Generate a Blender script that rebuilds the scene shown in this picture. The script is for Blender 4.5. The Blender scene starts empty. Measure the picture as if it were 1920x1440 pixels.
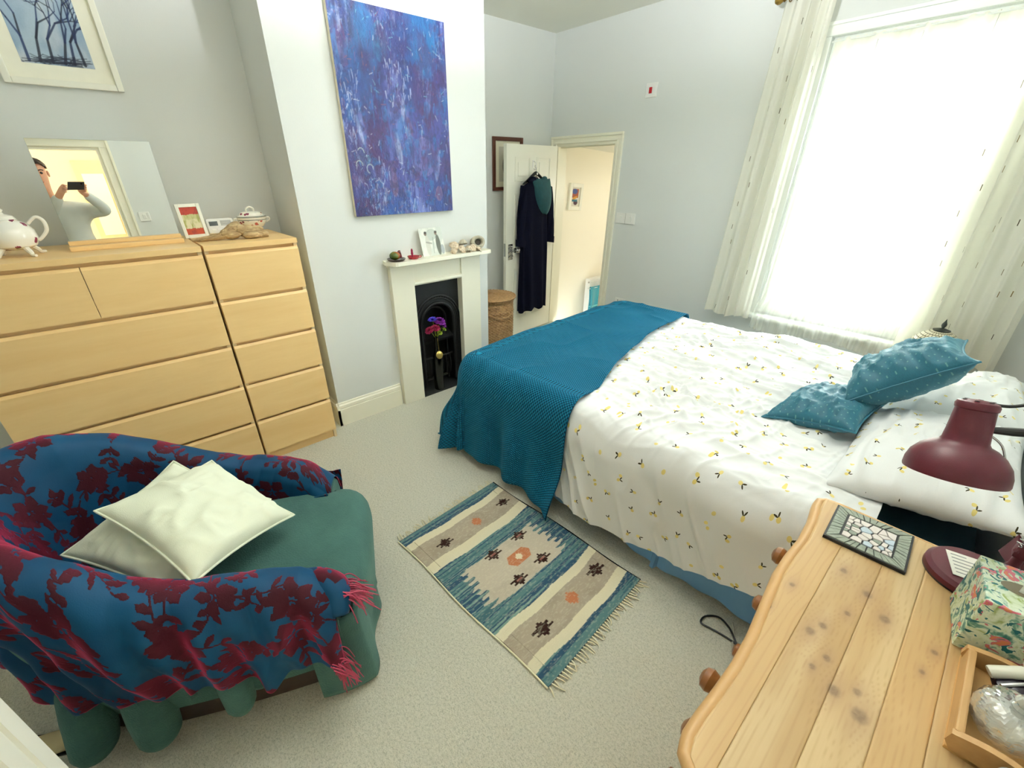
import bpy, bmesh, math, random
import numpy as np
from mathutils import Matrix, Vector, Euler

# ------------------------------------------------------------------ camera, world, exposure
S = bpy.context.scene
COL = S.collection
CAM = Vector((3.160445, -0.815679, 1.723771))
YAW, PITCH, ROLL, FPX, PPX, PPY = -0.8666485, -0.4774889, -0.0074368, 791.752, 927.393, 734.2135
fw = Vector((math.sin(YAW)*math.cos(PITCH), math.cos(YAW)*math.cos(PITCH), math.sin(PITCH)))
r0 = fw.cross(Vector((0, 0, 1))).normalized(); u0 = r0.cross(fw)
r1 = math.cos(ROLL)*r0 + math.sin(ROLL)*u0
u1 = -math.sin(ROLL)*r0 + math.cos(ROLL)*u0
cd = bpy.data.cameras.new('camera'); cam = bpy.data.objects.new('camera', cd); COL.objects.link(cam)
cd.sensor_fit = 'HORIZONTAL'; cd.sensor_width = 36.0; cd.lens = 36.0*FPX/1920.0
cd.shift_x = (960-PPX)/1920.0; cd.shift_y = (PPY-720)/1920.0
cd.clip_start = 0.02; cd.clip_end = 200
cam.matrix_world = Matrix(((r1.x, u1.x, -fw.x, CAM.x), (r1.y, u1.y, -fw.y, CAM.y), (r1.z, u1.z, -fw.z, CAM.z), (0, 0, 0, 1)))
S.camera = cam

WORLD_STRENGTH = 24.0
HALL_WATTS = 24.0
LANDING_WATTS = 45.0
CEIL_FILL_WATTS = 200.0
w = bpy.data.worlds.new('overcast_sky'); S.world = w; w.use_nodes = True
w.node_tree.nodes['Background'].inputs[0].default_value = (0.90, 0.97, 1.0, 1)
w.node_tree.nodes['Background'].inputs[1].default_value = WORLD_STRENGTH
S.view_settings.view_transform = 'Standard'; S.view_settings.look = 'None'
S.view_settings.gamma = 1.0; S.view_settings.use_curve_mapping = False
S.view_settings.exposure = -0.05
cy = S.cycles
cy.max_bounces = 10; cy.diffuse_bounces = 7; cy.glossy_bounces = 4; cy.transmission_bounces = 8
cy.transparent_max_bounces = 10; cy.use_adaptive_sampling = True; cy.adaptive_threshold = 0.05; cy.use_denoising = True; cy.caustics_reflective = False; cy.caustics_refractive = False
cy.sample_clamp_indirect = 8.0

RND = random.Random(7)

# ------------------------------------------------------------------ helpers: colour, noise
def s2l(v):
    v = v/255.0
    return v/12.92 if v <= 0.04045 else ((v+0.055)/1.055)**2.4
def c(r, g, b): return (s2l(r), s2l(g), s2l(b), 1.0)
def cn(r, g, b): return np.array([s2l(r), s2l(g), s2l(b)])
def vnoise(x, y, seed=0):
    x = np.asarray(x, float); y = np.asarray(y, float)
    xi = np.floor(x).astype(np.int64); yi = np.floor(y).astype(np.int64)
    fx = x-xi; fy = y-yi
    fx = fx*fx*(3-2*fx); fy = fy*fy*(3-2*fy)
    def h(a, b):
        n = (a*374761393 + b*668265263 + seed*974634777) & 0xffffffff
        n = ((n ^ (n >> 13))*1274126177) & 0xffffffff
        n = (n ^ (n >> 16)) & 0xffffffff
        return n/4294967295.0
    return (h(xi, yi)*(1-fx)+h(xi+1, yi)*fx)*(1-fy) + (h(xi, yi+1)*(1-fx)+h(xi+1, yi+1)*fx)*fy
def fbm(x, y, seed=0, o=3):
    t = 0; a = 0.5
    for i in range(o):
        t = t + a*vnoise(np.asarray(x)*2**i, np.asarray(y)*2**i, seed+i*17); a *= 0.5
    return t/(1-0.5**o)
def ridge(x, y, seed=0): return 1-np.abs(2*vnoise(x, y, seed)-1)
def sstep(a, b, x):
    t = np.clip((x-a)/(b-a), 0, 1); return t*t*(3-2*t)

# ------------------------------------------------------------------ helpers: shader graphs
class G:
    def __init__(s, name):
        s.m = bpy.data.materials.new(name); s.m.use_nodes = True
        s.nt = s.m.node_tree; s.nt.nodes.clear()
        s.out = s.nt.nodes.new('ShaderNodeOutputMaterial')
    def put(s, sock, v):
        if isinstance(v, bpy.types.NodeSocket): s.nt.links.new(v, sock)
        elif v is not None:
            if sock.type == 'RGBA' and isinstance(v, (tuple, list)) and len(v) == 3: v = (*v, 1)
            if sock.type == 'VECTOR' and isinstance(v, (int, float)): v = (v, v, v)
            sock.default_value = v
    def n(s, typ, ins=None, **kw):
        nd = s.nt.nodes.new('ShaderNode'+typ)
        for k, v in kw.items(): setattr(nd, k, v)
        for k, v in (ins or {}).items(): s.put(nd.inputs[k], v)
        return nd
    def math(s, op, a, b=None, cc=None):
        nd = s.n('Math', operation=op); s.put(nd.inputs[0], a)
        if b is not None: s.put(nd.inputs[1], b)
        if cc is not None: s.put(nd.inputs[2], cc)
        return nd.outputs[0]
    def vm(s, op, a, b=None, out=0):
        nd = s.n('VectorMath', operation=op); s.put(nd.inputs[0], a)
        if b is not None:
            s.put(nd.inputs['Scale'] if op == 'SCALE' else nd.inputs[1], b)
        return nd.outputs[out]
    def mix(s, f, a, b):
        nd = s.n('Mix', data_type='RGBA'); s.put(nd.inputs[0], f); s.put(nd.inputs[6], a); s.put(nd.inputs[7], b)
        return nd.outputs[2]
    def coord(s, k='Object'): return s.n('TexCoord').outputs[k]
    def attr(s, name, k='Color'): return s.n('Attribute', attribute_name=name).outputs[k]
    def mapv(s, v, sc=(1, 1, 1), loc=(0, 0, 0), rot=(0, 0, 0)):
        return s.n('Mapping', {'Vector': v, 'Scale': sc, 'Location': loc, 'Rotation': rot}).outputs[0]
    def noise(s, v, scale, detail=3, rough=0.5, dist=0.0, k='Fac'):
        return s.n('TexNoise', {'Vector': v, 'Scale': scale, 'Detail': detail, 'Roughness': rough, 'Distortion': dist}).outputs[k]
    def ramp(s, f, stops, interp='LINEAR'):
        nd = s.n('ValToRGB', {'Fac': f}); cr = nd.color_ramp; cr.interpolation = interp
        while len(cr.elements) < len(stops): cr.elements.new(0.5)
        for e, (p, col) in zip(cr.elements, stops):
            e.position = p; e.color = col if len(col) == 4 else (*col, 1)
        return nd.outputs[0]
    def sep(s, v):
        nd = s.n('SeparateXYZ', {0: v}); return nd.outputs
    def bump(s, h, strength=0.3, dist=0.01):
        return s.n('Bump', {'Height': h, 'Strength': strength, 'Distance': dist}).outputs[0]
    def bsdf(s, **kw):
        nd = s.n('BsdfPrincipled')
        alias = dict(base='Base Color', rough='Roughness', metal='Metallic', normal='Normal', spec='Specular IOR Level',
                     sheen='Sheen Weight', sheen_rough='Sheen Roughness', sheen_tint='Sheen Tint', trans='Transmission Weight', ior='IOR',
                     emit='Emission Color', emit_s='Emission Strength', coat='Coat Weight', alpha='Alpha', sss='Subsurface Weight')
        for k, v in kw.items(): s.put(nd.inputs[alias[k]], v)
        return nd.outputs[0]
    def surf(s, sh): s.nt.links.new(sh, s.out.inputs[0]); return s.m
    def mixsh(s, f, a, b):
        nd = s.n('MixShader'); s.put(nd.inputs[0], f); s.nt.links.new(a, nd.inputs[1]); s.nt.links.new(b, nd.inputs[2]); return nd.outputs[0]

def plain(name, col, rough=0.5, metal=0.0, var=0.06, scale=14, bump=0.0, bscale=80, **kw):
    g = G(name); o = g.coord()
    n = g.noise(o, scale, 3)
    d = tuple(x*(1-var) for x in col[:3]); l = tuple(min(1, x*(1+var)) for x in col[:3])
    col2 = g.mix(n, d, l)
    a = dict(base=col2, rough=rough, metal=metal, **kw)
    if bump: a['normal'] = g.bump(g.noise(o, bscale, 2), bump, 0.004)
    return g.surf(g.bsdf(**a))

M = {}
# walls: matt emulsion, faint roller texture
def wallmat(name, col):
    g = G(name); o = g.coord()
    n = g.noise(o, 2.5, 3); f = g.noise(o, 160, 2)
    cc = g.mix(n, tuple(x*0.975 for x in col[:3]), col)
    return g.surf(g.bsdf(base=cc, rough=0.75, spec=0.25, normal=g.bump(f, 0.08, 0.003)))
M['wall'] = wallmat('wall_paint', c(222, 225, 223))
M['ceil'] = wallmat('ceiling_paint', c(236, 236, 226))
M['cream'] = wallmat('cream_hall_paint', c(251, 246, 230))
M['white'] = plain('white_gloss_paint', c(240, 239, 226), 0.35, var=0.015)
M['ivory'] = plain('ivory_satin_paint', c(243, 240, 222), 0.4, var=0.015)
M['plastic'] = plain('white_plastic', c(238, 238, 234), 0.35, var=0.01)
M['upvc'] = plain('white_upvc', c(240, 243, 240), 0.3, var=0.01)
M['black'] = plain('black_plastic', c(22, 22, 24), 0.4)
M['brass'] = plain('aged_brass', c(150, 120, 60), 0.35, 0.9)
M['chrome'] = plain('brushed_metal', c(190, 190, 190), 0.25, 1.0)
M['darkwood'] = plain('mahogany_frame', c(84, 42, 28), 0.4, var=0.2, scale=30)
M['iron'] = plain('cast_iron', c(11, 13, 15), 0.55, 0.2, var=0.2, bump=0.3, bscale=120)
# carpet
g = G('carpet_pile'); o = g.coord()
n1 = g.noise(o, 3.0, 4, 0.6); n2 = g.noise(o, 240, 3, 0.7); n3 = g.noise(o, 55, 3, 0.6)
n4 = g.noise(o, 110, 3, 0.7)
cc = g.ramp(g.math('ADD', g.math('MULTIPLY', n2, 0.5), g.math('MULTIPLY', n4, 0.5)), [(0.36, c(176, 180, 164)), (0.52, c(235, 233, 219)), (0.66, c(250, 248, 238))])
cc = g.mix(g.math('MULTIPLY', n1, 0.35), cc, c(218, 214, 196))
cc = g.mix(g.math('MULTIPLY', n3, 0.25), cc, c(180, 188, 170))
M['carpet'] = g.surf(g.bsdf(base=cc, rough=0.95, spec=0.1, sheen=0.2, normal=g.bump(g.math('ADD', n2, n3), 0.8, 0.01)))
# birch / maple veneer, grain along Y
def veneer(name, a, b, cdark, axis=1, gs=1.0):
    g = G(name); o = g.coord()
    sc = [9*gs, 9*gs, 9*gs]; sc[axis] = 1.1*gs
    v = g.mapv(o, tuple(sc))
    n = g.noise(v, 0.7, 4, 0.5, 0.35); n2 = g.noise(g.mapv(o, tuple(x*6 for x in sc)), 1.5, 3, 0.5)
    cc = g.ramp(n, [(0.3, a), (0.5, b), (0.72, a)])
    cc = g.mix(g.math('MULTIPLY', n2, 0.25), cc, cdark)
    return g.surf(g.bsdf(base=cc, rough=0.42, normal=g.bump(n2, 0.06, 0.002)))
M['birch'] = veneer('birch_veneer', c(234, 196, 136), c(240, 206, 148), c(216, 172, 112))
M['birch_end'] = plain('pale_birch_edge', c(236, 214, 172), 0.5)
M['pinebody'] = veneer('pine_body', c(206, 160, 96), c(222, 180, 118), c(160, 106, 54), 1)

# ------------------------------------------------------------------ helpers: geometry
def link(o, parent=None):
    COL.objects.link(o)
    if parent is not None:
        o.parent = parent
        if parent.type == 'EMPTY' and 'origin_shift' in parent:
            o.matrix_parent_inverse = Matrix.Translation(-Vector(parent['origin_shift']))
    return o
def tag(o, label=None, cat=None, group=None, kind=None):
    if label: o['label'] = label
    if cat: o['category'] = cat
    if group: o['group'] = group
    if kind: o['kind'] = kind
    return o
SHIFTS = {}
def thing(name, label, cat, loc=(0, 0, 0), group=None, kind=None):
    """Empty at the thing's base; children are written in world coordinates"""
    o = bpy.data.objects.new(name, None); o.empty_display_size = 0.05
    COL.objects.link(o); o.location = loc
    SHIFTS[o.name] = Vector(loc)
    return tag(o, label, cat, group, kind)
def attach(o, parent):
    o.parent = parent
    if parent.name in SHIFTS: o.matrix_parent_inverse = Matrix.Translation(-SHIFTS[parent.name])
    return o
def mesh(name, verts, faces, mat, parent=None, smooth=False, uv=None, colr=None, attrs=None, sharp=None):
    me = bpy.data.meshes.new(name)
    me.from_pydata([tuple(v) for v in verts], [], faces); me.update()
    if mat is not None:
        for m_ in (mat if isinstance(mat, list) else [mat]): me.materials.append(m_)
    if uv is not None:
        l = me.uv_layers.new(name='UVMap'); vi = np.empty(len(me.loops), np.int32); me.loops.foreach_get('vertex_index', vi)
        l.data.foreach_set('uv', np.asarray(uv, np.float32)[vi].ravel())
    if colr is not None:
        a = me.color_attributes.new('paint', 'FLOAT_COLOR', 'POINT')
        cc = np.ones((len(verts), 4), np.float32); cc[:, :3] = colr; a.data.foreach_set('color', cc.ravel())
    if attrs:
        for k, arr in attrs.items():
            a = me.attributes.new(k, 'FLOAT', 'POINT'); a.data.foreach_set('value', np.asarray(arr, np.float32).ravel())
    if smooth:
        me.polygons.foreach_set('use_smooth', [True]*len(me.polygons))
        if sharp: me.set_sharp_from_angle(angle=math.radians(sharp))
    o = bpy.data.objects.new(name, me); COL.objects.link(o)
    if parent is not None: attach(o, parent)
    return o
class MB:
    """collects pieces that form ONE part"""
    def __init__(s): s.v = []; s.f = []
    def add(s, vs, fs):
        k = len(s.v); s.v += [tuple(v) for v in vs]; s.f += [tuple(i+k for i in f) for f in fs]; return s
    def box(s, lo, hi, bev=0.0, mtx=None):
        bm = bmesh.new(); bmesh.ops.create_cube(bm, size=1)
        lo = Vector(lo); hi = Vector(hi); d = hi-lo; ce = (hi+lo)/2
        for v in bm.verts: v.co = Vector((v.co.x*d.x, v.co.y*d.y, v.co.z*d.z))+ce
        if bev: bmesh.ops.bevel(bm, geom=bm.edges[:], offset=min(bev, 0.45*min(d)), segments=2, affect='EDGES', profile=0.6)
        bm.verts.index_update()
        vs = [(mtx @ v.co if mtx else v.co.copy()) for v in bm.verts]; fs = [[v.index for v in f.verts] for f in bm.faces]
        bm.free(); return s.add(vs, fs)
    def tube(s, pts, rad, seg=10, caps=True, closed=False):
        pts = [Vector(p) for p in pts]; n = len(pts)
        rs = list(rad) if hasattr(rad, '__len__') else [rad]*n
        if 3 <= n <= 16 and not closed:                      # Catmull-Rom through the given points
            q = []; qr = []
            for i in range(n-1):
                p0, p1, p2, p3 = pts[max(i-1, 0)], pts[i], pts[i+1], pts[min(i+2, n-1)]
                for k in range(5):
                    t = k/5; q.append(0.5*((2*p1)+(p2-p0)*t+(2*p0-5*p1+4*p2-p3)*t*t+(3*p1-p0-3*p2+p3)*t**3)); qr.append(rs[i]+(rs[i+1]-rs[i])*t)
            pts = q+[pts[-1]]; rs = qr+[rs[-1]]; n = len(pts)
        base = len(s.v); up = None
        for i, p in enumerate(pts):
            a = pts[(i-1) % n] if closed or i else pts[0]; b = pts[(i+1) % n] if closed or i < n-1 else pts[-1]
            t = (b-a)
            t = t.normalized() if t.length > 1e-9 else Vector((0, 0, 1))
            if up is None:
                up = Vector((0, 0, 1)) if abs(t.z) < 0.9 else Vector((1, 0, 0))
            x = up.cross(t)
            if x.length < 1e-6: x = Vector((1, 0, 0)).cross(t)
            x.normalize(); y = t.cross(x); up = y
            for k in range(seg):
                an = 2*math.pi*k/seg; s.v.append(tuple(p + (x*math.cos(an)+y*math.sin(an))*rs[i]))
        m = n if closed else n-1
        for i in range(m):
            for k in range(seg):
                a = base+i*seg+k; b = base+i*seg+(k+1) % seg; c2 = base+((i+1) % n)*seg+(k+1) % seg; d = base+((i+1) % n)*seg+k
                s.f.append((a, b, c2, d))
        if caps and not closed:
            s.f.append(tuple(base+k for k in reversed(range(seg)))); s.f.append(tuple(base+(n-1)*seg+k for k in range(seg)))
        return s
    def lathe(s, prof, center=(0, 0, 0), seg=24, mtx=None, sx=1.0, sy=1.0, a0=0.0, a1=2*math.pi):
        base = len(s.v); n = len(prof); full = abs(a1-a0-2*math.pi) < 1e-6; m = seg if full else seg+1
        for (r, z) in prof:
            for k in range(m):
                an = a0+(a1-a0)*k/seg
                v = Vector((r*math.cos(an)*sx, r*math.sin(an)*sy, z))
                if mtx: v = mtx @ v
                s.v.append(tuple(v+Vector(center)))
        for i in range(n-1):
            for k in range(seg if full else seg):
                k2 = (k+1) % m
                s.f.append((base+i*m+k, base+i*m+k2, base+(i+1)*m+k2, base+(i+1)*m+k))
        if full:
            if prof[0][0] > 1e-6: s.f.append(tuple(base+k for k in reversed(range(m))))
            if prof[-1][0] > 1e-6: s.f.append(tuple(base+(n-1)*m+k for k in range(m)))
        return s
    def prism(s, poly, ax, lo, hi):
        """extrude 2-D polygon along axis ax (0,1,2) from lo to hi"""
        def P(p, t):
            q = list(p); q.insert(ax, t); return tuple(q)
        n = len(poly); b = len(s.v)
        s.v += [P(p, lo) for p in poly]+[P(p, hi) for p in poly]
        s.f += [tuple(b+i for i in range(n)), tuple(b+n+i for i in reversed(range(n)))]
        s.f += [(b+i, b+n+i, b+n+(i+1) % n, b+(i+1) % n) for i in range(n)]
        return s
    def grid(s, P, wrap=False):
        """P array (n,m,3)"""
        n, m = P.shape[:2]; b = len(s.v); s.v += [tuple(p) for p in P.reshape(-1, 3)]
        for i in range(n-1):
            for j in range(m if wrap else m-1):
                j2 = (j+1) % m; s.f.append((b+i*m+j, b+i*m+j2, b+(i+1)*m+j2, b+(i+1)*m+j))
        return s
    def build(s, name, mat, parent=None, smooth=False, sharp=35, **kw):
        o = mesh(name, s.v, s.f, mat, parent, smooth, sharp=sharp if smooth else None, **kw)
        bm = bmesh.new(); bm.from_mesh(o.data); bmesh.ops.recalc_face_normals(bm, faces=bm.faces[:]); bm.to_mesh(o.data); bm.free()
        return o
def gridfaces(n, m): 
    i, j = np.meshgrid(np.arange(n-1), np.arange(m-1), indexing='ij'); a = (i*m+j).ravel()
    return np.stack([a, a+1, a+m+1, a+m], 1).tolist()
def box(name, lo, hi, mat, parent=None, bev=0.0, smooth=False): return MB().box(lo, hi, bev).build(name, mat, parent, smooth)
def raster(name, P0, U, V, img, mat, parent):
    """flat picture: numpy image (h,w,3 linear, row 0 = V=0) carried as vertex paint"""
    h, wd = img.shape[:2]; P0, U, V = map(np.array, (P0, U, V))
    a, b = np.meshgrid(np.linspace(0, 1, h), np.linspace(0, 1, wd), indexing='ij')
    P = P0+a[..., None]*V+b[..., None]*U
    return mesh(name, P.reshape(-1, 3), gridfaces(h, wd), mat, parent, uv=np.stack([b.ravel(), a.ravel()], 1), colr=img.reshape(-1, 3))
def paintmat(name, rough=0.6, bump=0.0, **kw):
    g = G(name); a = g.attr('paint'); n = g.noise(g.coord(), 220, 2)
    cc = g.mix(g.math('MULTIPLY', n, 0.16), a, (0.02, 0.02, 0.03, 1))
    d = dict(base=cc, rough=rough, **kw)
    if bump: d['normal'] = g.bump(g.noise(g.coord(), 60, 4, 0.65), bump, 0.01)
    return g.surf(g.bsdf(**d))
M['print'] = paintmat('printed_paper', 0.7)
M['oil'] = paintmat('thick_acrylic_paint', 0.38, 0.55)
class Ras:
    """little numpy painter; coordinates in metres"""
    def __init__(s, wd, ht, res, col):
        s.nx = int(wd/res)+1; s.ny = int(ht/res)+1
        s.X, s.Y = np.meshgrid(np.linspace(0, wd, s.nx), np.linspace(0, ht, s.ny)); s.res = res
        s.im = np.ones((s.ny, s.nx, 3))*np.asarray(col)[:3]
    def put(s, m, col, a=1.0):
        m = np.clip(m, 0, 1)[..., None]*a; s.im = s.im*(1-m)+np.asarray(col)[:3]*m; return s
    def seg(s, p, q, r, r2=None):
        p = np.array(p); q = np.array(q); d = q-p; L = max(d@d, 1e-12)
        t = np.clip(((s.X-p[0])*d[0]+(s.Y-p[1])*d[1])/L, 0, 1)
        rr = r if r2 is None else r+(r2-r)*t
        return np.clip((rr-np.hypot(s.X-p[0]-t*d[0], s.Y-p[1]-t*d[1]))/s.res+0.5, 0, 1)
    def ell(s, p, a, b, ang=0):
        ca, sa = math.cos(ang), math.sin(ang); x = s.X-p[0]; y = s.Y-p[1]
        k = np.hypot((x*ca+y*sa)/a, (-x*sa+y*ca)/b); return np.clip((1-k)*min(a, b)/s.res+0.5, 0, 1)
    def rect(s, x0, x1, y0, y1):
        return ((s.X >= x0) & (s.X <= x1) & (s.Y >= y0) & (s.Y <= y1)).astype(float)

def struct(o): o['kind'] = 'structure'; return o

# ------------------------------------------------------------------ room shell
XW, XB, XA, YB0, YB1, YW, XR, YN, HC = -0.22, 0.266, -0.523, 0.0915, 1.5715, 3.151, 3.50, -2.3, 2.956
struct(box('floor', (-0.7, YN-0.1, -0.1), (XR+0.1, YW+0.06, 0), M['carpet']))
struct(box('ceiling', (-0.8, YN-0.1, HC), (XR+0.1, YW+0.2, HC+0.1), M['ceil']))
struct(box('wall_left', (XW-0.15, YN-0.1, 0), (XW, YB0+0.05, HC), M['wall']))
# chimney breast with the fire opening
yo0, yo1, zo = 0.8145, 1.258, 0.965
mb = MB()
mb.box((XA-0.2, YB0, zo), (XB, YB1, HC)); mb.box((XA-0.2, YB0, 0), (XB, yo0-0.02, zo)); mb.box((XA-0.2, yo1+0.02, 0), (XB, YB1, zo))
mb.box((XA-0.2, yo0-0.02, 0), (XB-0.30, yo1+0.02, zo))
struct(mb.build('wall_chimney_breast', M['wall']))
struct(box('wall_alcove', (XA-0.15, YB1-0.05, -0.4), (XA, YW+0.15, HC), M['wall']))
# back wall with doorway and window openings
dx0, dx1, dz = -0.43, 0.345, 1.995
wx0, wx1, wz0, wz1 = 1.93, 2.93, 0.655, 2.50
mb = MB(); y0, y1 = YW, YW+0.14
mb.box((XA-0.15, y0, -0.4), (dx0, y1, HC)); mb.box((dx0, y0, dz), (dx1, y1, HC)); mb.box((dx1, y0, -0.4), (wx0, y1, HC))
mb.box((wx0, y0, -0.4), (wx1, y1, wz0)); mb.box((wx0, y0, wz1), (wx1, y1, HC)); mb.box((wx1, y0, -0.4), (XR+0.1, y1, HC))
struct(mb.build('wall_back', M['wall']))
# right wall with the doorway the photographer stands in
ey0, ey1, ez = -1.42, -0.60, 2.05
mb = MB(); mb.box((XR, YN-0.1, 0), (XR+0.1, ey0, HC)); mb.box((XR, ey0, ez), (XR+0.1, ey1, HC)); mb.box((XR, ey1, 0), (XR+0.1, YW+0.1, HC))
struct(mb.build('wall_right', M['wall']))
struct(box('wall_near', (XW-0.15, YN-0.1, 0), (XR+0.1, YN, HC), M['wall']))

def skirting(name, axis, fixed, lo, hi, out, h=0.189):
    """moulded board along axis ('x'/'y'); out=+1/-1 direction it projects"""
    prof = [(0, 0), (0.02, 0), (0.02, h-0.055), (0.016, h-0.05), (0.02, h-0.044), (0.018, h-0.022), (0.009, h-0.014), (0.009, h-0.004), (0.004, h), (0, h)]
    mb = MB()
    poly = [(fixed+out*p, z) for p, z in prof]
    mb.prism(poly, 1 if axis == 'y' else 0, lo, hi)
    return struct(mb.build(name, M['ivory']))
skirting('baseboard_chimney', 'y', XB, YB0-0.0195, 0.612, 1)
mb = MB()
skirting('baseboard_chimney_far', 'y', XB, 1.47, YB1+0.02, 1)
skirting('baseboard_chimney_return', 'x', YB0, XW, XB+0.02, -1)
skirting('baseboard_left', 'y', XW, YN, YB0, 1)
skirting('baseboard_alcove', 'y', XA, YB1, YW, 1)
skirting('baseboard_back', 'x', YW, 0.42, XR, -1)
skirting('baseboard_right', 'y', XR, -0.5, YW, -1)

# ------------------------------------------------------------------ doorway in the back wall, landing beyond
def architrave(name, axis, plane, out, a0, a1, ztop, wdt=0.07, zb=0.0):
    """door surround: two legs and a head, stepped moulding"""
    mb = MB()
    def bar(lo, hi):
        mb.box(lo, hi, 0.004)
    for k, (w0, w1, d) in enumerate(((0.0, wdt, 0.012), (0.001, 0.018, 0.02), (wdt-0.022, wdt+0.001, 0.026))):
        p0, p1 = sorted((plane, plane+out*d))
        for lo, hi in (((a0-w1), (a0-w0)), ((a1+w0), (a1+w1))):
            if axis == 'x': bar((lo, p0, zb), (hi, p1, ztop+w0))
            else: bar((p0, lo, zb), (p1, hi, ztop+w0))
        if axis == 'x': bar((a0-w1, p0, ztop+w0), (a1+w1, p1, ztop+w1))
        else: bar((p0, a0-w1, ztop+w0), (p1, a1+w1, ztop+w1))
    return struct(mb.build(name, M['ivory']))
architrave('trim_1', 'x', YW, -1, dx0+0.0, dx1, dz)
mb = MB()
mb.box((dx0, YW-0.002, -0.25), (dx0+0.025, YW+0.14, dz)); mb.box((dx1-0.025, YW-0.002, -0.25), (dx1, YW+0.14, dz)); mb.box((dx0+0.025, YW-0.002, dz-0.025), (dx1-0.025, YW+0.14, dz))
mb.box((dx1-0.037, YW+0.04, 0), (dx1-0.025, YW+0.08, dz-0.025)); mb.box((dx0+0.025, YW+0.04, dz-0.037), (dx1-0.025, YW+0.08, dz-0.025))
frame1 = struct(mb.build('door_1', M['ivory']))
box('strike_plate', (dx1-0.0275, YW+0.005, 0.93), (dx1-0.0245, YW+0.028, 1.05), M['brass'], frame1)
# landing: a step lower, cream walls, sloping ceiling
XL = -0.60; zf = -0.25
struct(box('floor_landing', (XL-0.1, YW+0.06, zf-0.1), (1.6, 7.0, zf), plain('landing_carpet', c(205, 196, 170), 0.95, bump=0.5, bscale=200)))
struct(box('wall_landing_left', (XL-0.12, YW+0.14, zf), (XL, 7.0, 3.1), M['cream']))
struct(box('wall_landing_right', (1.5, YW+0.14, zf), (1.62, 7.0, 3.1), M['cream']))
struct(box('wall_landing_end', (XL-0.1, 6.95, zf), (1.6, 7.1, 3.1), M['cream']))
mb = MB()
y_a, y_b = YW+0.10, 7.0; za, zb_ = 2.02, 1.78
mb.add([(XL-.1, y_a, za), (1.6, y_a, za), (1.6, y_b, zb_), (XL-.1, y_b, zb_), (XL-.1, y_a, za+.1), (1.6, y_a, za+.1), (1.6, y_b, zb_+.1), (XL-.1, y_b, zb_+.1)],
       [(0, 1, 2, 3), (7, 6, 5, 4), (0, 4, 5, 1), (1, 5, 6, 2), (2, 6, 7, 3), (3, 7, 4, 0)])
struct(mb.build('ceiling_landing', M['ceil']))

def panel_door(name, label, hinge, free, ztop, zbot, front_sign, t=0.04, mat='white', kind='structure', cat=None):
    """six-panel moulded door leaf between two plan points; returns (root, to_world)"""
    h = Vector((*hinge, 0)); f = Vector((*free, 0)); d = (f-h); L = d.length; d.normalize(); nrm = Vector((-d.y, d.x, 0))
    def Wd(a, n, z): return h+d*a+nrm*n+Vector((0, 0, z))
    mtx = Matrix(((d.x, nrm.x, 0, h.x), (d.y, nrm.y, 0, h.y), (0, 0, 1, 0), (0, 0, 0, 1)))
    H = ztop-zbot
    mb = MB(); mb.box((0, -t/2, zbot), (L, t/2, ztop), 0.002, mtx)
    st, mid = 0.115*L/0.76, 0.1*L/0.76
    cols = [(st, L/2-mid/2), (L/2+mid/2, L-st)]
    rows = [(0.11, 0.40), (0.53, 1.02), (1.19, 1.75)] if H < 2.3 else []
    sc = H/1.98
    root = mb.build(name, M[mat]); struct(root)
    for (a0, a1) in cols:
        for (r0_, r1_) in ((ztop-0.33*sc, ztop-0.11*sc), (ztop-1.06*sc, ztop-0.44*sc), (zbot+0.2*sc, zbot+0.78*sc)):
            pb = MB()
            for sgn in (1, -1):
                y0_ = sgn*t/2; mw = 0.022
                # ogee moulding frame, then raised field
                for q in range(2):
                    i0 = q*0.012; hh = 0.006-0.003*q
                    ya, yb = sorted((y0_, y0_+sgn*hh))
                    pb.box((a0+i0, ya, r0_+i0), (a0+i0+0.010, yb, r1_-i0), 0.002, mtx); pb.box((a1-i0-0.010, ya, r0_+i0), (a1-i0, yb, r1_-i0), 0.002, mtx)
                    pb.box((a0+i0+.010, ya, r0_+i0), (a1-i0-.010, yb, r0_+i0+0.010), 0.002, mtx); pb.box((a0+i0+.010, ya, r1_-i0-0.010), (a1-i0-.010, yb, r1_-i0), 0.002, mtx)
                ya, yb = sorted((y0_, y0_+sgn*0.005))
                pb.box((a0+0.045, ya, r0_+0.045), (a1-0.045, yb, r1_-0.045), 0.004, mtx)
            pb.build('panel', M[mat], root)
    return root, mtx, L
dH, dF = (-0.398, 3.105), (-0.327, 2.302)
door2, dmtx, dL = panel_door('door_2', None, dH, dF, 1.975, 0.012, 1)
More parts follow.
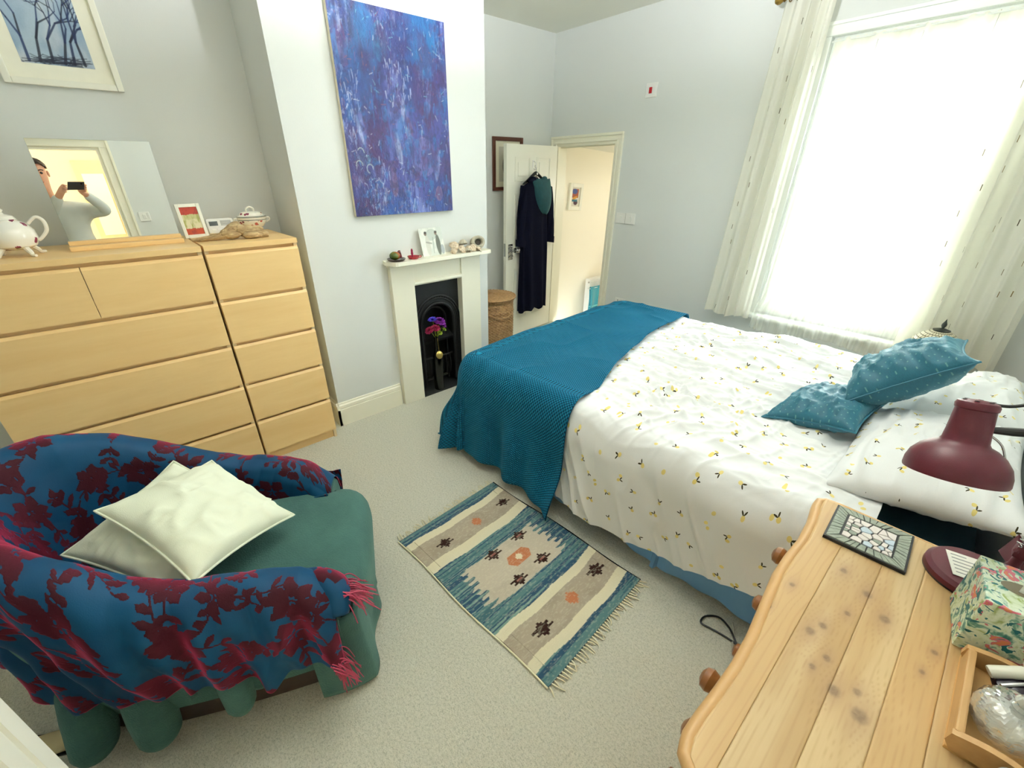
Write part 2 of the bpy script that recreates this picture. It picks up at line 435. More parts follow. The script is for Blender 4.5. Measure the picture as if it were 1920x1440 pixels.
# latch, keep, hooks
mb = MB(); mb.box((dL-0.001, -0.012, 0.93), (dL+0.002, 0.012, 1.06), 0, dmtx); mb.build('latch_plate', M['chrome'], door2)
hs = 1 if (dmtx @ Vector((0.3, 1, 1))).x > (dmtx @ Vector((0.3, 0, 1))).x else -1     # face towards the room
def Dp(a, n, z): return dmtx @ Vector((a, hs*n, z))
mb = MB()
for k in range(3):
    zz = 1.01-0.045*k
    mb.tube([Dp(dL-0.085, 0.02, zz+0.012), Dp(dL-0.085, 0.04, zz+0.012), Dp(dL-0.055, 0.045, zz-0.008), Dp(dL-0.04, 0.04, zz+0.012)], 0.0045, 6)
mb.box((dL-0.1, hs*0.02-0.003, 0.89), (dL-0.03, hs*0.02+0.003, 1.05), 0.001, dmtx)
mb.build('latch_bracket', M['chrome'], door2)
mb = MB()
mb.lathe([(0.0, 0.0), (0.026, 0.0), (0.026, 0.006), (0.011, 0.012), (0.010, 0.035), (0.022, 0.042), (0.027, 0.055), (0.02, 0.066), (0, 0.07)],
         mtx=Matrix.Translation(Dp(dL-0.135, 0.02, 0.98)) @ (dmtx.to_3x3().to_4x4()) @ Matrix.Rotation(-hs*math.pi/2, 4, 'X'), seg=16)
mb.build('door_knob', M['chrome'], door2, True)
mb = MB(); mb.box((dL*0.5-0.012, hs*0.02-0.004, 1.77), (dL*0.5+0.012, hs*0.02+0.004, 1.84), 0.002, dmtx)
mb.tube([Dp(dL*0.5, 0.02, 1.83), Dp(dL*0.5, 0.05, 1.82), Dp(dL*0.5, 0.062, 1.785), Dp(dL*0.5, 0.05, 1.755), Dp(dL*0.5, 0.03, 1.76)], 0.005, 8)
mb.build('coat_hook', M['plastic'], door2, True)

architrave('trim_2', 'y', XR, -1, ey0, ey1, ez, 0.09)
mb = MB(); mb.box((XR-0.002, ey1-0.025, 0), (XR+0.1, ey1, ez)); mb.box((XR-0.002, ey0, 0), (XR+0.1, ey0+0.025, ez)); mb.box((XR-0.002, ey0+0.025, ez-0.025), (XR+0.1, ey1-0.025, ez))
struct(mb.build('door_4', M['ivory']))
# hall behind the photographer (seen in the mirror)
struct(box('floor_hall', (XR+0.05, -3.2, -0.1), (5.3, 1.0, 0), plain('hall_carpet', c(200, 190, 165), 0.95)))
struct(box('ceiling_hall', (XR+0.05, -3.2, 2.7), (5.3, 1.0, 2.8), M['ceil']))
struct(box('wall_hall_far', (5.2, -3.2, 0), (5.3, 1.0, 2.8), wallmat('peach_hall_paint', c(246, 222, 186))))
struct(box('wall_hall_side', (XR+0.05, 0.9, 0), (5.3, 1.0, 2.8), M['cream']))
struct(box('wall_hall_end', (XR+0.05, -3.2, 0), (5.3, -3.1, 2.8), M['cream']))
mb = MB(); mb.box((5.16, -0.86, 0), (5.2, -0.52, 2.0), 0.004); o = struct(mb.build('door_5', plain('warm_light_tinted_door', c(240, 212, 156), 0.5)))  # stands for a lit doorway; its warm light is put into the colour
mb = MB()
for a, b in ((0.15, 0.9), (1.1, 1.85)): mb.box((5.15, -0.80, a), (5.165, -0.58, b), 0.004)
mb.build('panel', M['cream'], o)
def lamp_point(name, loc, watts, rad, col):
    l = bpy.data.lights.new(name, 'POINT'); l.energy = watts; l.shadow_soft_size = rad; l.color = col
    o = bpy.data.objects.new(name, l); o.location = loc; COL.objects.link(o); return o
def pendant(name, label, loc, zc, watts, col, rad=0.09, group=None):
    t = thing(name, label, 'ceiling lamp', (loc[0], loc[1], zc))
    MB().lathe([(0, zc), (0.05, zc), (0.045, zc-0.02), (0.01, zc-0.03)], (loc[0], loc[1], 0), 20).build('ceiling_rose', M['plastic'], t, True)
    MB().tube([(loc[0], loc[1], zc-0.02), (loc[0], loc[1], loc[2]+0.06)], 0.003, 6).build('flex', M['plastic'], t)
    MB().lathe([(0.05, 0.12), (0.16, -0.08)], loc, 28).build('lamp_shade', M['shade'], t, True)
    g_ = MB().lathe([(0.0, -0.055), (0.018, -0.05), (0.03, -0.02), (0.022, 0.01), (0.012, 0.03), (0.012, 0.055)], loc, 16).build('bulb', M['bulb'], t, True)
    l = lamp_point('bulb_light', (loc[0], loc[1], loc[2]-0.09), watts, rad, col); attach(l, t)
    return t
g = G('lamp_shade_paper'); M['shade'] = g.surf(g.mixsh(0.5, g.n('BsdfTranslucent', {'Color': c(250, 240, 215)}).outputs[0], g.bsdf(base=c(250, 244, 225), rough=0.8)))
g = G('bulb_glow'); M['bulb'] = g.surf(g.n('Emission', {'Color': (1, 0.85, 0.6, 1), 'Strength': 6.0}).outputs[0])
pendant('pendant_lamp', 'paper-shaded pendant lamp hanging in the cream hall behind the photographer', (4.45, -0.3, 2.25), 2.7, HALL_WATTS, (1, 0.94, 0.86))
pendant('pendant_lamp', 'paper-shaded pendant lamp hanging over the lower landing', (0.75, 4.6, 1.62), 1.92, LANDING_WATTS, (1, 0.98, 0.93))
# added fill light: unseen uplighter bowl that evens out the bedroom light
UL = (1.95, 0.75, 2.50)
t = thing('fill_uplighter', 'added unseen fill-light uplighter bowl hung on three rods from the bedroom ceiling', 'ceiling lamp', (UL[0], UL[1], HC))
MB().lathe([(0, -0.09), (0.12, -0.075), (0.21, -0.03), (0.25, 0.03), (0.243, 0.03), (0.20, -0.02), (0.115, -0.062), (0, -0.075)], UL, 40).build('bowl', M['ceil'], t, True)
MB().lathe([(0, HC), (0.05, HC), (0.045, HC-0.02), (0, HC-0.03)], (UL[0], UL[1], 0), 20).build('ceiling_rose', M['plastic'], t, True)
for k in range(3): MB().tube([(UL[0]+0.246*math.cos(k*2.094), UL[1]+0.246*math.sin(k*2.094), UL[2]+0.03), (UL[0], UL[1], HC-0.02)], 0.003, 6).build('rod', M['brass'], t)
MB().lathe([(0.0, -0.03), (0.018, -0.025), (0.03, 0.0), (0.018, 0.025), (0, 0.03)], (UL[0], UL[1], UL[2]-0.035), 16).build('bulb', M['bulb'], t, True)
attach(lamp_point('bulb_light', (UL[0], UL[1], UL[2]+0.02), CEIL_FILL_WATTS, 0.05, (0.97, 0.985, 1.0)), t)

# landing radiator and towel, small picture
t = thing('radiator', 'white panel radiator on the cream landing wall', 'radiator', (XL, 4.5, zf))
rz1, rz0, ry0, ry1 = 0.405, -0.16, 4.03, 5.0
mb = MB()
for x_ in (XL+0.05, XL+0.11): mb.box((x_, ry0+0.015, rz0+0.02), (x_+0.012, ry1-0.015, rz1-0.012), 0.003)
mb.build('panel', M['plastic'], t)
k = 0; rib = None
y = ry0+0.035
while y < ry1-0.03:
    MB().box((XL+0.12, y-0.011, rz0+0.05), (XL+0.128, y+0.011, rz1-0.04), 0.003).build('rib', M['plastic'], t); y += 0.042
MB().box((XL+0.045, ry0, rz1-0.02), (XL+0.13, ry1, rz1), 0.004).build('top_grille', M['plastic'], t)
for yy in (ry0, ry1-0.006): MB().box((XL+0.045, yy, rz0+0.03), (XL+0.13, yy+0.006, rz1-0.005), 0.002).build('end_panel', M['plastic'], t)
MB().lathe([(0.0, 0), (0.012, 0), (0.012, 0.012), (0.006, 0.02), (0, 0.02)], (XL+0.11, ry0-0.01, rz1-0.05), 12).build('bleed_valve', M['chrome'], t)
MB().tube([(XL+0.11, ry0+0.03, 0.30), (XL+0.19, ry0-0.09, 0.30), (XL+0.19, ry0+0.42, 0.30), (XL+0.11, ry0+0.45, 0.30)], 0.005, 8).build('towel_rail', M['plastic'], t)
g = G('turquoise_towelling'); o = g.coord(); M['towel'] = g.surf(g.bsdf(base=g.mix(g.noise(o, 90, 2), c(20, 128, 150), c(60, 176, 196)), rough=0.95, sheen=0.4, normal=g.bump(g.noise(o, 400, 2), 0.6, 0.004)))
def towel(name, label, x0, y0, y1, ztop, zbot, zback, mat):
    n, m = 40, 24; P = np.zeros((n, m, 3))
    for i in range(n):
        s_ = i/(n-1); 
        for j in range(m):
            q = j/(m-1); yy = y0+(y1-y0)*q
            L1 = ztop-zback; L2 = ztop-zbot; tt = s_*(L1+L2)
            if tt < L1: x, z = x0-0.012, zback+tt
            else: x, z = x0+0.012, ztop-(tt-L1)
            if abs(tt-L1) < 0.02: x = x0+(tt-L1)/0.02*0.012; z = ztop+0.006
            P[i, j] = (x+0.012*math.sin(q*15+1)*(0.3+0.7*min(1, abs(tt-L1)*5)), yy+0.01*math.sin(z*12), z-0.01*math.sin(q*5))
    o = mesh(name, P.reshape(-1, 3), gridfaces(n, m), mat, None, True)
    sd = o.modifiers.new('thickness', 'SOLIDIFY'); sd.thickness = 0.006
    return tag(o, label, 'towel')
tw = towel('towel', 'turquoise bath towel hung over the landing radiator rail', XL+0.19, 3.96, 4.40, 0.315, -0.12, 0.0, M['towel'])
for zz in (0.04, 0.0):
    MB().box((XL+0.19, 3.97, zz), (XL+0.219, 4.39, zz+0.018), 0.002).build('woven_band', plain('pale_turquoise_band', c(120, 205, 215), 0.9), tw)
t = thing('framed_picture', 'small white framed colourful print on the cream landing wall', 'picture', (XL, 3.7, 1.35))
py0, py1, pz0, pz1 = 3.585, 3.835, 1.30, 1.605
tilt = Matrix.Translation(Vector((XL, 3.71, 1.45))) @ Matrix.Rotation(math.radians(-4), 4, 'X') @ Matrix.Translation(Vector((-XL, -3.71, -1.45)))
mb = MB()
for lo, hi in (((py0, pz0), (py0+0.045, pz1)), ((py1-0.045, pz0), (py1, pz1)), ((py0+0.045, pz0), (py1-0.045, pz0+0.045)), ((py0+0.045, pz1-0.045), (py1-0.045, pz1))):
    mb.box((XL+0.001, lo[0], lo[1]), (XL+0.03, hi[0], hi[1]), 0.004, tilt)
mb.build('frame', M['white'], t)
R_ = Ras(0.17, 0.22, 0.006, cn(225, 222, 210))
R_.put(R_.rect(0.03, 0.14, 0.1, 0.2), cn(170, 90, 60)).put(R_.ell((0.07, 0.17), 0.05, 0.03), cn(70, 90, 150)).put(R_.ell((0.1, 0.05), 0.04, 0.03), cn(90, 60, 70)).put(R_.ell((0.08, 0.1), 0.05, 0.014, 0.3), cn(220, 160, 60)).put(R_.rect(0.03, 0.13, 0.06, 0.08), cn(60, 120, 140))
P_ = tilt @ Vector((XL+0.012, py0+0.04, pz0+0.04)); U_ = tilt.to_3x3() @ Vector((0, 0.17, 0)); V_ = tilt.to_3x3() @ Vector((0, 0, 0.225))
raster('print', P_, U_, V_, R_.im, M['print'], t)

# ------------------------------------------------------------------ window, curtains
wy = YW+0.02
t = thing('window_1', None, None, (2.4, YW, wz0), kind='structure'); WIN = t
mb = MB(); fwd = 0.055
ox0, ox1, oz0, oz1 = wx0, wx1, wz0, wz1
mb.box((ox0, wy+0.02, oz0), (ox0+fwd, wy+0.09, oz1), 0.004); mb.box((ox1-fwd, wy+0.02, oz0), (ox1, wy+0.09, oz1), 0.004)
mb.box((ox0+fwd, wy+0.02, oz1-fwd-0.055), (ox1-fwd, wy+0.09, oz1), 0.004); mb.box((ox0+fwd, wy+0.02, oz0), (ox1-fwd, wy+0.09, oz0+fwd), 0.004)
mb.build('outer_frame', M['upvc'], t)
zm_ = 1.55
for nm, z0_, z1_, yo in (('upper_sash', zm_-0.02, oz1-fwd-0.045, 0.055), ('lower_sash', oz0+fwd-0.01, zm_+0.02, 0.025)):
    mb = MB(); a0, a1 = ox0+fwd-0.01, ox1-fwd+0.01
    mb.box((a0, wy+yo, z0_), (a0+0.045, wy+yo+0.03, z1_), 0.003); mb.box((a1-0.045, wy+yo, z0_), (a1, wy+yo+0.03, z1_), 0.003)
    mb.box((a0+0.045, wy+yo, z0_), (a1-0.045, wy+yo+0.03, z0_+0.045), 0.003); mb.box((a0+0.045, wy+yo, z1_-0.045), (a1-0.045, wy+yo+0.03, z1_), 0.003)
    sash = mb.build(nm, M['upvc'], t)
    g = G('window_glass_'+nm); fr = g.n('LayerWeight', {'Blend': 0.12}).outputs['Fresnel']
    gm = g.surf(g.mixsh(fr, g.n('BsdfTransparent', {'Color': (0.97, 0.99, 0.98, 1)}).outputs[0], g.n('BsdfGlossy', {'Roughness': 0.02}).outputs[0]))
    box('pane', (a0+0.04, wy+yo+0.012, z0_+0.04), (a1-0.04, wy+yo+0.018, z1_-0.04), gm, sash)
for k, xx in enumerate((2.16, 2.36, 2.58)):
    mb = MB(); mb.box((xx-0.02, wy+0.02, zm_+0.018), (xx+0.02, wy+0.045, zm_+0.03), 0.003); mb.tube([(xx-0.012, wy+0.03, zm_+0.03), (xx, wy+0.025, zm_+0.045), (xx+0.016, wy+0.03, zm_+0.036)], 0.005, 8)
    mb.build('sash_fastener', M['brass'], t)
# reveal board, architrave, sill
mb = MB()
mb.box((wx0-0.075, YW-0.015, wz0-0.02), (wx0, YW, wz1), 0.003); mb.box((wx1, YW-0.015, wz0-0.02), (wx1+0.075, YW, wz1), 0.003)
mb.box((wx0-0.075, YW-0.02, wz1+0.0), (wx1+0.075, YW, wz1+0.075), 0.004); mb.box((wx0-0.085, YW-0.035, wz1+0.055), (wx1+0.085, YW, wz1+0.075), 0.004)
struct(mb.build('trim_3', M['upvc']))
struct(box('trim_4', (wx0-0.05, YW-0.09, wz0-0.028), (wx1+0.06, YW+0.04, wz0), M['upvc'], bev=0.006))
# curtains: cream cotton with small embroidered dashes
g = G('cream_dashed_curtain'); uvn = g.coord('UV')
vo_ = g.n('TexVoronoi', {'Vector': uvn, 'Scale': 6.2, 'Randomness': 0.8}, voronoi_dimensions='2D')
dl = g.vm('SUBTRACT', uvn, vo_.outputs['Position']); sx_ = g.sep(dl)
m1 = g.math('LESS_THAN', g.math('ABSOLUTE', sx_[0]), 0.0022); m2 = g.math('LESS_THAN', g.math('ABSOLUTE', sx_[1]), 0.017)
pick = g.math('GREATER_THAN', g.sep(vo_.outputs['Color'])[0], 0.25)
dash = g.math('MULTIPLY', g.math('MULTIPLY', m1, m2), pick)
weave = g.noise(g.mapv(uvn, (400, 60, 1)), 1.0, 2)
cc = g.mix(g.math('MULTIPLY', weave, 0.3), c(247, 246, 238), c(239, 236, 222))
cc = g.mix(dash, cc, g.mix(g.sep(vo_.outputs['Color'])[1], c(86, 80, 66), c(150, 128, 84)))
sh = g.mixsh(0.42, g.bsdf(base=cc, rough=0.9, spec=0.1, normal=g.bump(weave, 0.1, 0.002)), g.n('BsdfTranslucent', {'Color': cc}).outputs[0])
M['curtain'] = g.surf(sh)
# voile
g = G('voile_net'); uvn = g.coord('UV')
wv = g.math('MULTIPLY_ADD', g.noise(g.mapv(uvn, (60, 2, 1)), 1.0, 2), 0.35, 0.25)
sh = g.mixsh(0.55, g.n('BsdfTranslucent', {'Color': (0.93, 0.93, 0.86, 1)}).outputs[0], g.n('BsdfDiffuse', {'Color': (0.93, 0.93, 0.87, 1)}).outputs[0])
M['voile'] = g.surf(g.mixsh(wv, g.n('BsdfTransparent', {'Color': (0.98, 0.98, 0.95, 1)}).outputs[0], sh))
n, m = 60, 220; P = np.zeros((n, m, 3)); UV = np.zeros((n, m, 2))
vv = np.linspace(0, 1, n)[:, None]*np.ones((1, m)); uu = np.ones((n, 1))*np.linspace(0, 1, m)[None]
zt = 2.475+0.006*np.sin(uu*130); zbm = 0.555-0.02*np.sin(uu*9)+0.03*sstep(0.85, 1, uu)
P[..., 0] = wx0+0.03+(wx1-wx0-0.02)*uu+0.006*np.sin(vv*3+uu*20)+0.02*vv*(uu-0.5)
lip = sstep(0.90, 0.96, vv)
P[..., 1] = YW-0.012-0.010*np.sin(uu*95+2*np.sin(uu*17))*(0.5+0.5*vv)-0.008*np.sin(uu*31) - 0.10*sstep(0.86, 0.93, vv)
P[..., 2] = zt*(1-vv)+zbm*vv
UV[..., 0] = uu; UV[..., 1] = vv
vo = mesh('voile_curtain', P.reshape(-1, 3), gridfaces(n, m), M['voile'], None, True, uv=UV.reshape(-1, 2))
tag(vo, 'sheer white voile net hung inside the bright sash window', 'net curtain')
hd = P[:5].copy(); hd[..., 1] -= 0.004; mesh('heading_tape', hd.reshape(-1, 3), gridfaces(5, m), M['curtain'], vo, True, uv=UV[:5].reshape(-1, 2)*np.array([3.0, 0.2]))
MB().tube([(wx0+0.01, YW-0.02, 2.468), (wx1-0.01, YW-0.02, 2.468)], 0.005, 8).build('rod', M['upvc'], vo)
def curtain(name, label, tops, bots, ztop, zbot, folds, amp, seed, y0=3.04):
    n, m = 70, 200; vv = np.linspace(0, 1, n)[:, None]*np.ones((1, m)); uu = np.ones((n, 1))*np.linspace(0, 1, m)[None]
    x = (tops[0]+(tops[1]-tops[0])*uu)*(1-vv)+(bots[0]+(bots[1]-bots[0])*uu)*vv
    ph = uu*folds*2*math.pi+0.9*np.sin(uu*7+seed)+0.25*np.sin(vv*2.2+uu*9+seed)
    a = amp*(0.75+0.35*np.sin(uu*11+seed*2))
    y = y0-a*np.sin(ph)-0.35*a*np.sin(2*ph+1)
    x = x+0.35*a*np.cos(ph)*0.8
    z = ztop+(zbot+0.012*np.sin(uu*8+seed)-ztop)*vv
    P = np.stack([x, y, z], -1)
    arc = np.concatenate([np.zeros((1, 1)), np.cumsum(np.hypot(np.diff(x[n//2]), np.diff(y[n//2])))[None]], 1)
    UV = np.stack([arc*np.ones((n, 1)), z], -1)
    o = mesh(name, P.reshape(-1, 3), gridfaces(n, m), M['curtain'], None, True, uv=UV.reshape(-1, 2))
    hem = P[-3:].copy(); hem[..., 1] -= 0.004
    mesh('hem', hem.reshape(-1, 3), gridfaces(3, m), M['curtain'], o, True, uv=UV[-3:].reshape(-1, 2))
    return tag(o, label, 'curtain', 'bedroom curtains')
curtain('curtain', 'cream curtain with small dark dashes, hung on the door side of the window', (1.64, 1.93), (1.56, 1.925), 2.74, 0.615, 4.5, 0.032, 1.0)
curtain('curtain', 'cream curtain with small dark dashes, hung on the bed-head side of the window', (2.80, 3.30), (2.86, 3.36), 2.74, 0.60, 4.5, 0.045, 2.3, 3.03)
t = thing('curtain_pole', 'aged brass curtain pole with a rounded finial above the window', 'curtain pole', (2.4, 3.02, 2.735))
MB().tube([(1.63, 3.03, 2.735), (3.36, 3.03, 2.735)], 0.014, 14).build('rod', M['brass'], t, True)
for xx, s_ in ((1.63, -1), (3.36, 1)):
    MB().lathe([(0, 0), (0.014, 0.0), (0.02, 0.006), (0.014, 0.012), (0.026, 0.03), (0.027, 0.045), (0.018, 0.06), (0, 0.066)], (xx, 3.03, 2.735), 18, mtx=Matrix.Rotation(s_*math.pi/2, 4, 'Y')).build('finial', M['brass'], t, True)
for xx in (1.70, 3.30):
    MB().tube([(xx, YW, 2.72), (xx, 3.05, 2.72), (xx, 3.03, 2.735)], 0.008, 8).build('bracket', M['brass'], t)
for i in range(7):
    xx = 1.66+i*0.042
    MB().tube([(xx+0.002*math.cos(a), 3.03+0.02*math.cos(a), 2.73+0.02*math.sin(a)) for a in np.linspace(0, 2*math.pi, 14)[:-1]], 0.003, 6, closed=True).build('curtain_ring', M['brass'], t)
for i in range(9):
    xx = 2.82+i*0.055
    MB().tube([(xx+0.002*math.cos(a), 3.03+0.02*math.cos(a), 2.73+0.02*math.sin(a)) for a in np.linspace(0, 2*math.pi, 14)[:-1]], 0.003, 6, closed=True).build('curtain_ring', M['brass'], t)

# ------------------------------------------------------------------ switches on the back wall
def plate(name, label, cat, x0, x1, z0, z1, parts):
    t = thing(name, label, cat, ((x0+x1)/2, YW, z0))
    MB().box((x0, YW-0.010, z0), (x1, YW, z1), 0.004).build('plate', M['plastic'], t)
    for nm, lo, hi, mt in parts: MB().box((lo[0], YW-hi[2], lo[1]), (hi[0], YW-0.008, hi[1]), 0.002).build(nm, M[mt], t)
    return t
M['red'] = plain('red_neon_rocker', c(170, 20, 30), 0.3)
plate('light_switch', 'double white light switch beside the open doorway', 'switch', 0.435, 0.655, 1.26, 1.36,
      [('rocker', (0.475, 1.285), (0.505, 1.335, 0.016), 'plastic'), ('rocker', (0.585, 1.285), (0.615, 1.335, 0.016), 'plastic'), ('joint', (0.544, 1.26), (0.546, 1.36, 0.0105), 'black')])
plate('wall_socket', 'white power socket low on the wall just above the bed', 'socket', 0.545, 0.665, 0.415, 0.515,
      [('rocker', (0.635, 0.475), (0.652, 0.5, 0.015), 'plastic'), ('pin_slot', (0.575, 0.48), (0.582, 0.497, 0.0105), 'black'), ('pin_slot', (0.56, 0.452), (0.577, 0.459, 0.0105), 'black'), ('pin_slot', (0.59, 0.452), (0.607, 0.459, 0.0105), 'black')])
plate('fused_spur', 'white wall plate with a small red rocker high on the wall', 'switch', 0.59, 0.70, 2.305, 2.41,
      [('rocker', (0.625, 2.335), (0.652, 2.38, 0.016), 'red')])
# switch on the right wall, seen in the mirror
t = thing('light_switch', 'white light switch on the right wall, reflected in the chest-top mirror', 'switch', (XR, -0.42, 1.33))
MB().box((XR-0.01, -0.47, 1.335), (XR, -0.37, 1.43), 0.004).build('plate', M['plastic'], t)
MB().box((XR-0.016, -0.435, 1.36), (XR-0.008, -0.405, 1.405), 0.002).build('rocker', M['plastic'], t)

# ------------------------------------------------------------------ fireplace
FP = thing('fireplace', 'ivory painted wooden mantelpiece around a black cast iron grate', 'fireplace', (0.3, 1.05, 0))
xs = 0.312
for a0, a1 in ((0.626, 0.8145), (1.258, 1.452)):
    mb = MB(); mb.box((XB-0.02, a0, 0), (xs, a1, 1.145), 0.003); mb.build('pilaster', M['ivory'], FP)
MB().box((XB-0.02, 0.8145, zo), (xs-0.012, 1.258, 1.145), 0.002).build('frieze', M['ivory'], FP)
mb = MB(); mb.prism([(XB, zo), (xs-0.004, zo), (xs+0.004, zo+0.012), (xs+0.002, zo+0.026), (xs-0.012, zo+0.034), (XB, zo+0.034)], 1, 0.8145, 1.258); mb.build('bead_moulding', M['ivory'], FP)
mb = MB(); mb.add(*(lambda p: ([(x, y, z) for z in (1.145, 1.171) for x, y in p], [tuple(reversed(range(len(p)))), tuple(range(len(p), 2*len(p)))]+[(i, (i+1) % len(p), len(p)+(i+1) % len(p), len(p)+i) for i in range(len(p))]))(
    [(XB-0.01, 0.60), (XB+0.06, 0.585), (0.39, 0.612), (0.412, 0.622), (0.42, 0.64), (0.42, 1.475), (0.41, 1.492), (XB-0.01, 1.495)]))
mb.build('mantel_shelf', M['ivory'], FP)
mb = MB(); mb.prism([(XB, 1.12), (xs+0.006, 1.12), (xs+0.03, 1.145), (XB, 1.145)], 1, 0.62, 1.458); mb.build('cornice', M['ivory'], FP)
# cast-iron insert: arched plate, recess, hood, bars
xi = 0.248; yc = 1.036; hw = 0.165; zs = 0.62
def arch_pts(w_, zsp, n=20): return [(yc+w_*math.cos(a), zsp+w_*math.sin(a)) for a in np.linspace(0, math.pi, n)]
mb = MB(); outer = []
for (yy, zz) in arch_pts(hw, zs): outer.append((yy, zz))
A = [(yc+hw, 0.05)]+outer+[(yc-hw, 0.05)]
n = len(A)
Bq = []
for i, (yy, zz) in enumerate(A):
    if i == 0: Bq.append((yo1+0.02, 0.05))
    elif i == n-1: Bq.append((yo0-0.02, 0.05))
    else:
        th = math.pi*(i-1)/(n-3); ry = math.cos(th); rz = math.sin(th)
        k = min((0.242/abs(ry)) if abs(ry) > 1e-6 else 9, (zo-zs)/max(rz, 1e-6)); Bq.append((yc+ry*k, zs+rz*k))
vs = [(xi, y, z) for y, z in A]+[(xi, y, z) for y, z in Bq]+[(xi-0.16, y, z) for y, z in A]
fs = [(i, i+1, n+i+1, n+i) for i in range(n-1)]+[(i+1, i, 2*n+i, 2*n+i+1) for i in range(n-1)]
fs.append(tuple(2*n+i for i in range(n)))
mb.add(vs, fs); mb.build('iron_insert', M['iron'], FP)
for r_, x_, rad in ((hw+0.055, xi+0.004, 0.009), (hw+0.035, xi+0.004, 0.006), (hw-0.005, xi+0.004, 0.012), (hw-0.05, xi-0.05, 0.008)):
    mb = MB(); mb.tube([(x_, yc+r_, 0.06)]+[(x_, y, z) for y, z in arch_pts(r_, zs)]+[(x_, yc-r_, 0.06)], rad, 8); mb.build('arch_rib', M['iron'], FP, True)
for i in range(26):
    a = math.pi*(i+0.5)/26; r_ = hw+0.045
    MB().lathe([(0, 0), (0.008, 0.001), (0.006, 0.006), (0, 0.008)], (xi, yc+r_*math.cos(a), zs+r_*math.sin(a)), 8, mtx=Matrix.Rotation(math.pi/2, 4, 'Y')).build('bead', M['iron'], FP)
mb = MB(); mb.prism([(xi-0.15, 0.5), (xi-0.02, 0.44), (xi-0.015, 0.46), (xi-0.15, 0.53)], 1, yc-hw, yc+hw); mb.build('hood', M['iron'], FP)
for i in range(7):
    yy = yc-0.12+i*0.04
    MB().tube([(xi-0.03, yy, 0.12), (xi-0.015, yy, 0.2), (xi-0.03, yy, 0.30)], 0.006, 8).build('grate_bar', M['iron'], FP)
MB().tube([(xi-0.03, yc-0.15, 0.3), (xi-0.01, yc, 0.305), (xi-0.03, yc+0.15, 0.3)], 0.008, 8).build('grate_rail', M['iron'], FP)
MB().box((XB-0.2, yo0-0.02, 0.0), (0.305, yo1+0.0, 0.012), 0.002).build('hearth_slab', plain('black_slate', c(28, 30, 31), 0.6, bump=0.3), FP)
# bottle with flowers in the hearth
bx, by, bz0 = 0.262, 1.0, 0.013
t = thing('bottle', 'tall dark bottle with a gold medallion standing in the hearth', 'bottle', (bx, by, bz0))
g = G('dark_green_glass'); M['bottle'] = g.surf(g.bsdf(base=c(8, 11, 8), rough=0.18))
MB().lathe([(0, 0.0), (0.04, 0.0), (0.044, 0.01), (0.044, 0.27), (0.038, 0.31), (0.02, 0.37), (0.0155, 0.41), (0.0155, 0.475), (0.019, 0.478), (0.019, 0.495), (0.013, 0.497), (0.012, 0.40)], (bx, by, bz0), 28).build('glass_body', M['bottle'], t, True)
MB().lathe([(0, 0), (0.031, 0.0), (0.033, 0.003), (0.027, 0.006), (0, 0.008)], (bx+0.034, by, bz0+0.33), 24, mtx=Matrix.Rotation(math.radians(75), 4, 'Y')).build('medallion', plain('gold_medallion', c(196, 170, 92), 0.3, 0.6, var=0.3, scale=120), t, True)
mb = MB()
for k in range(9): mb.lathe([(0, -0.005), (0.004, -0.003), (0.005, 0), (0.004, 0.003), (0, 0.005)], (bx+0.018+0.0012*k, by+0.002, bz0+0.475-0.0125*k), 8)
mb.build('bead_chain', M['brass'], t, True)
M['petal_red'] = plain('crimson_petals', c(142, 12, 62), 0.7, var=0.3, scale=60); M['petal_purple'] = plain('purple_petals', c(118, 26, 140), 0.7, var=0.3, scale=60)
M['petal_blue'] = plain('blue_petals', c(78, 66, 196), 0.7, var=0.3, scale=60); M['leafg'] = plain('lime_leaves', c(126, 150, 30), 0.6, var=0.3, scale=60)
def flower(name, label, base, head, R, mat, nlay=4, seed=0, group='flowers in the hearth bottle'):
    rr = random.Random(seed); t = thing(name, label, 'flower', base, group)
    mid = [(base[i]+head[i])/2 for i in range(3)]; mid[2] += 0.01
    MB().tube([base, mid, head], 0.0022, 6).build('stem', M['leafg'], t)
    mb = MB(); H = Vector(head); ax = (H-Vector(base)).normalized()
    q = Vector((0, 0, 1)).rotation_difference(ax)
    for l in range(nlay):
        tilt = 0.25+0.38*l; nn = 6+l
        for k in range(nn):
            a = 2*math.pi*k/nn+l*0.5+rr.uniform(-.1, .1); L = R*(0.55+0.12*l)
            d = q @ Vector((math.cos(a)*math.sin(tilt), math.sin(a)*math.sin(tilt), math.cos(tilt))); sd = q @ Vector((-math.sin(a), math.cos(a), 0)); up = d.cross(sd)
            w_ = L*0.42
            mb.add([H, H+d*L*0.5-sd*w_*0.8, H+d*L*0.55+up*L*0.12, H+d*L*0.5+sd*w_*0.8, H+d*L-sd*w_*0.45, H+d*L*1.05+up*L*0.05, H+d*L+sd*w_*0.45], [(0, 1, 2), (0, 2, 3), (1, 4, 5, 2), (2, 5, 6, 3)])
    mb.build('petals', mat, t, True)
    return t
top = (bx, by, bz0+0.46)
flower('flower', 'crimson artificial bloom lowest and leftmost in the hearth bottle', top, (bx+0.03, by-0.075, 0.575), 0.042, M['petal_red'], 4, 1)
flower('flower', 'crimson artificial bloom in the middle of the hearth bottle bunch', top, (bx+0.05, by-0.03, 0.59), 0.044, M['petal_red'], 4, 2)
flower('flower', 'blue artificial bloom at the top left of the hearth bottle bunch', top, (bx+0.0, by-0.02, 0.645), 0.046, M['petal_blue'], 4, 3)
flower('flower', 'purple artificial bloom at the top of the hearth bottle bunch', top, (bx+0.03, by+0.03, 0.635), 0.05, M['petal_purple'], 5, 4)
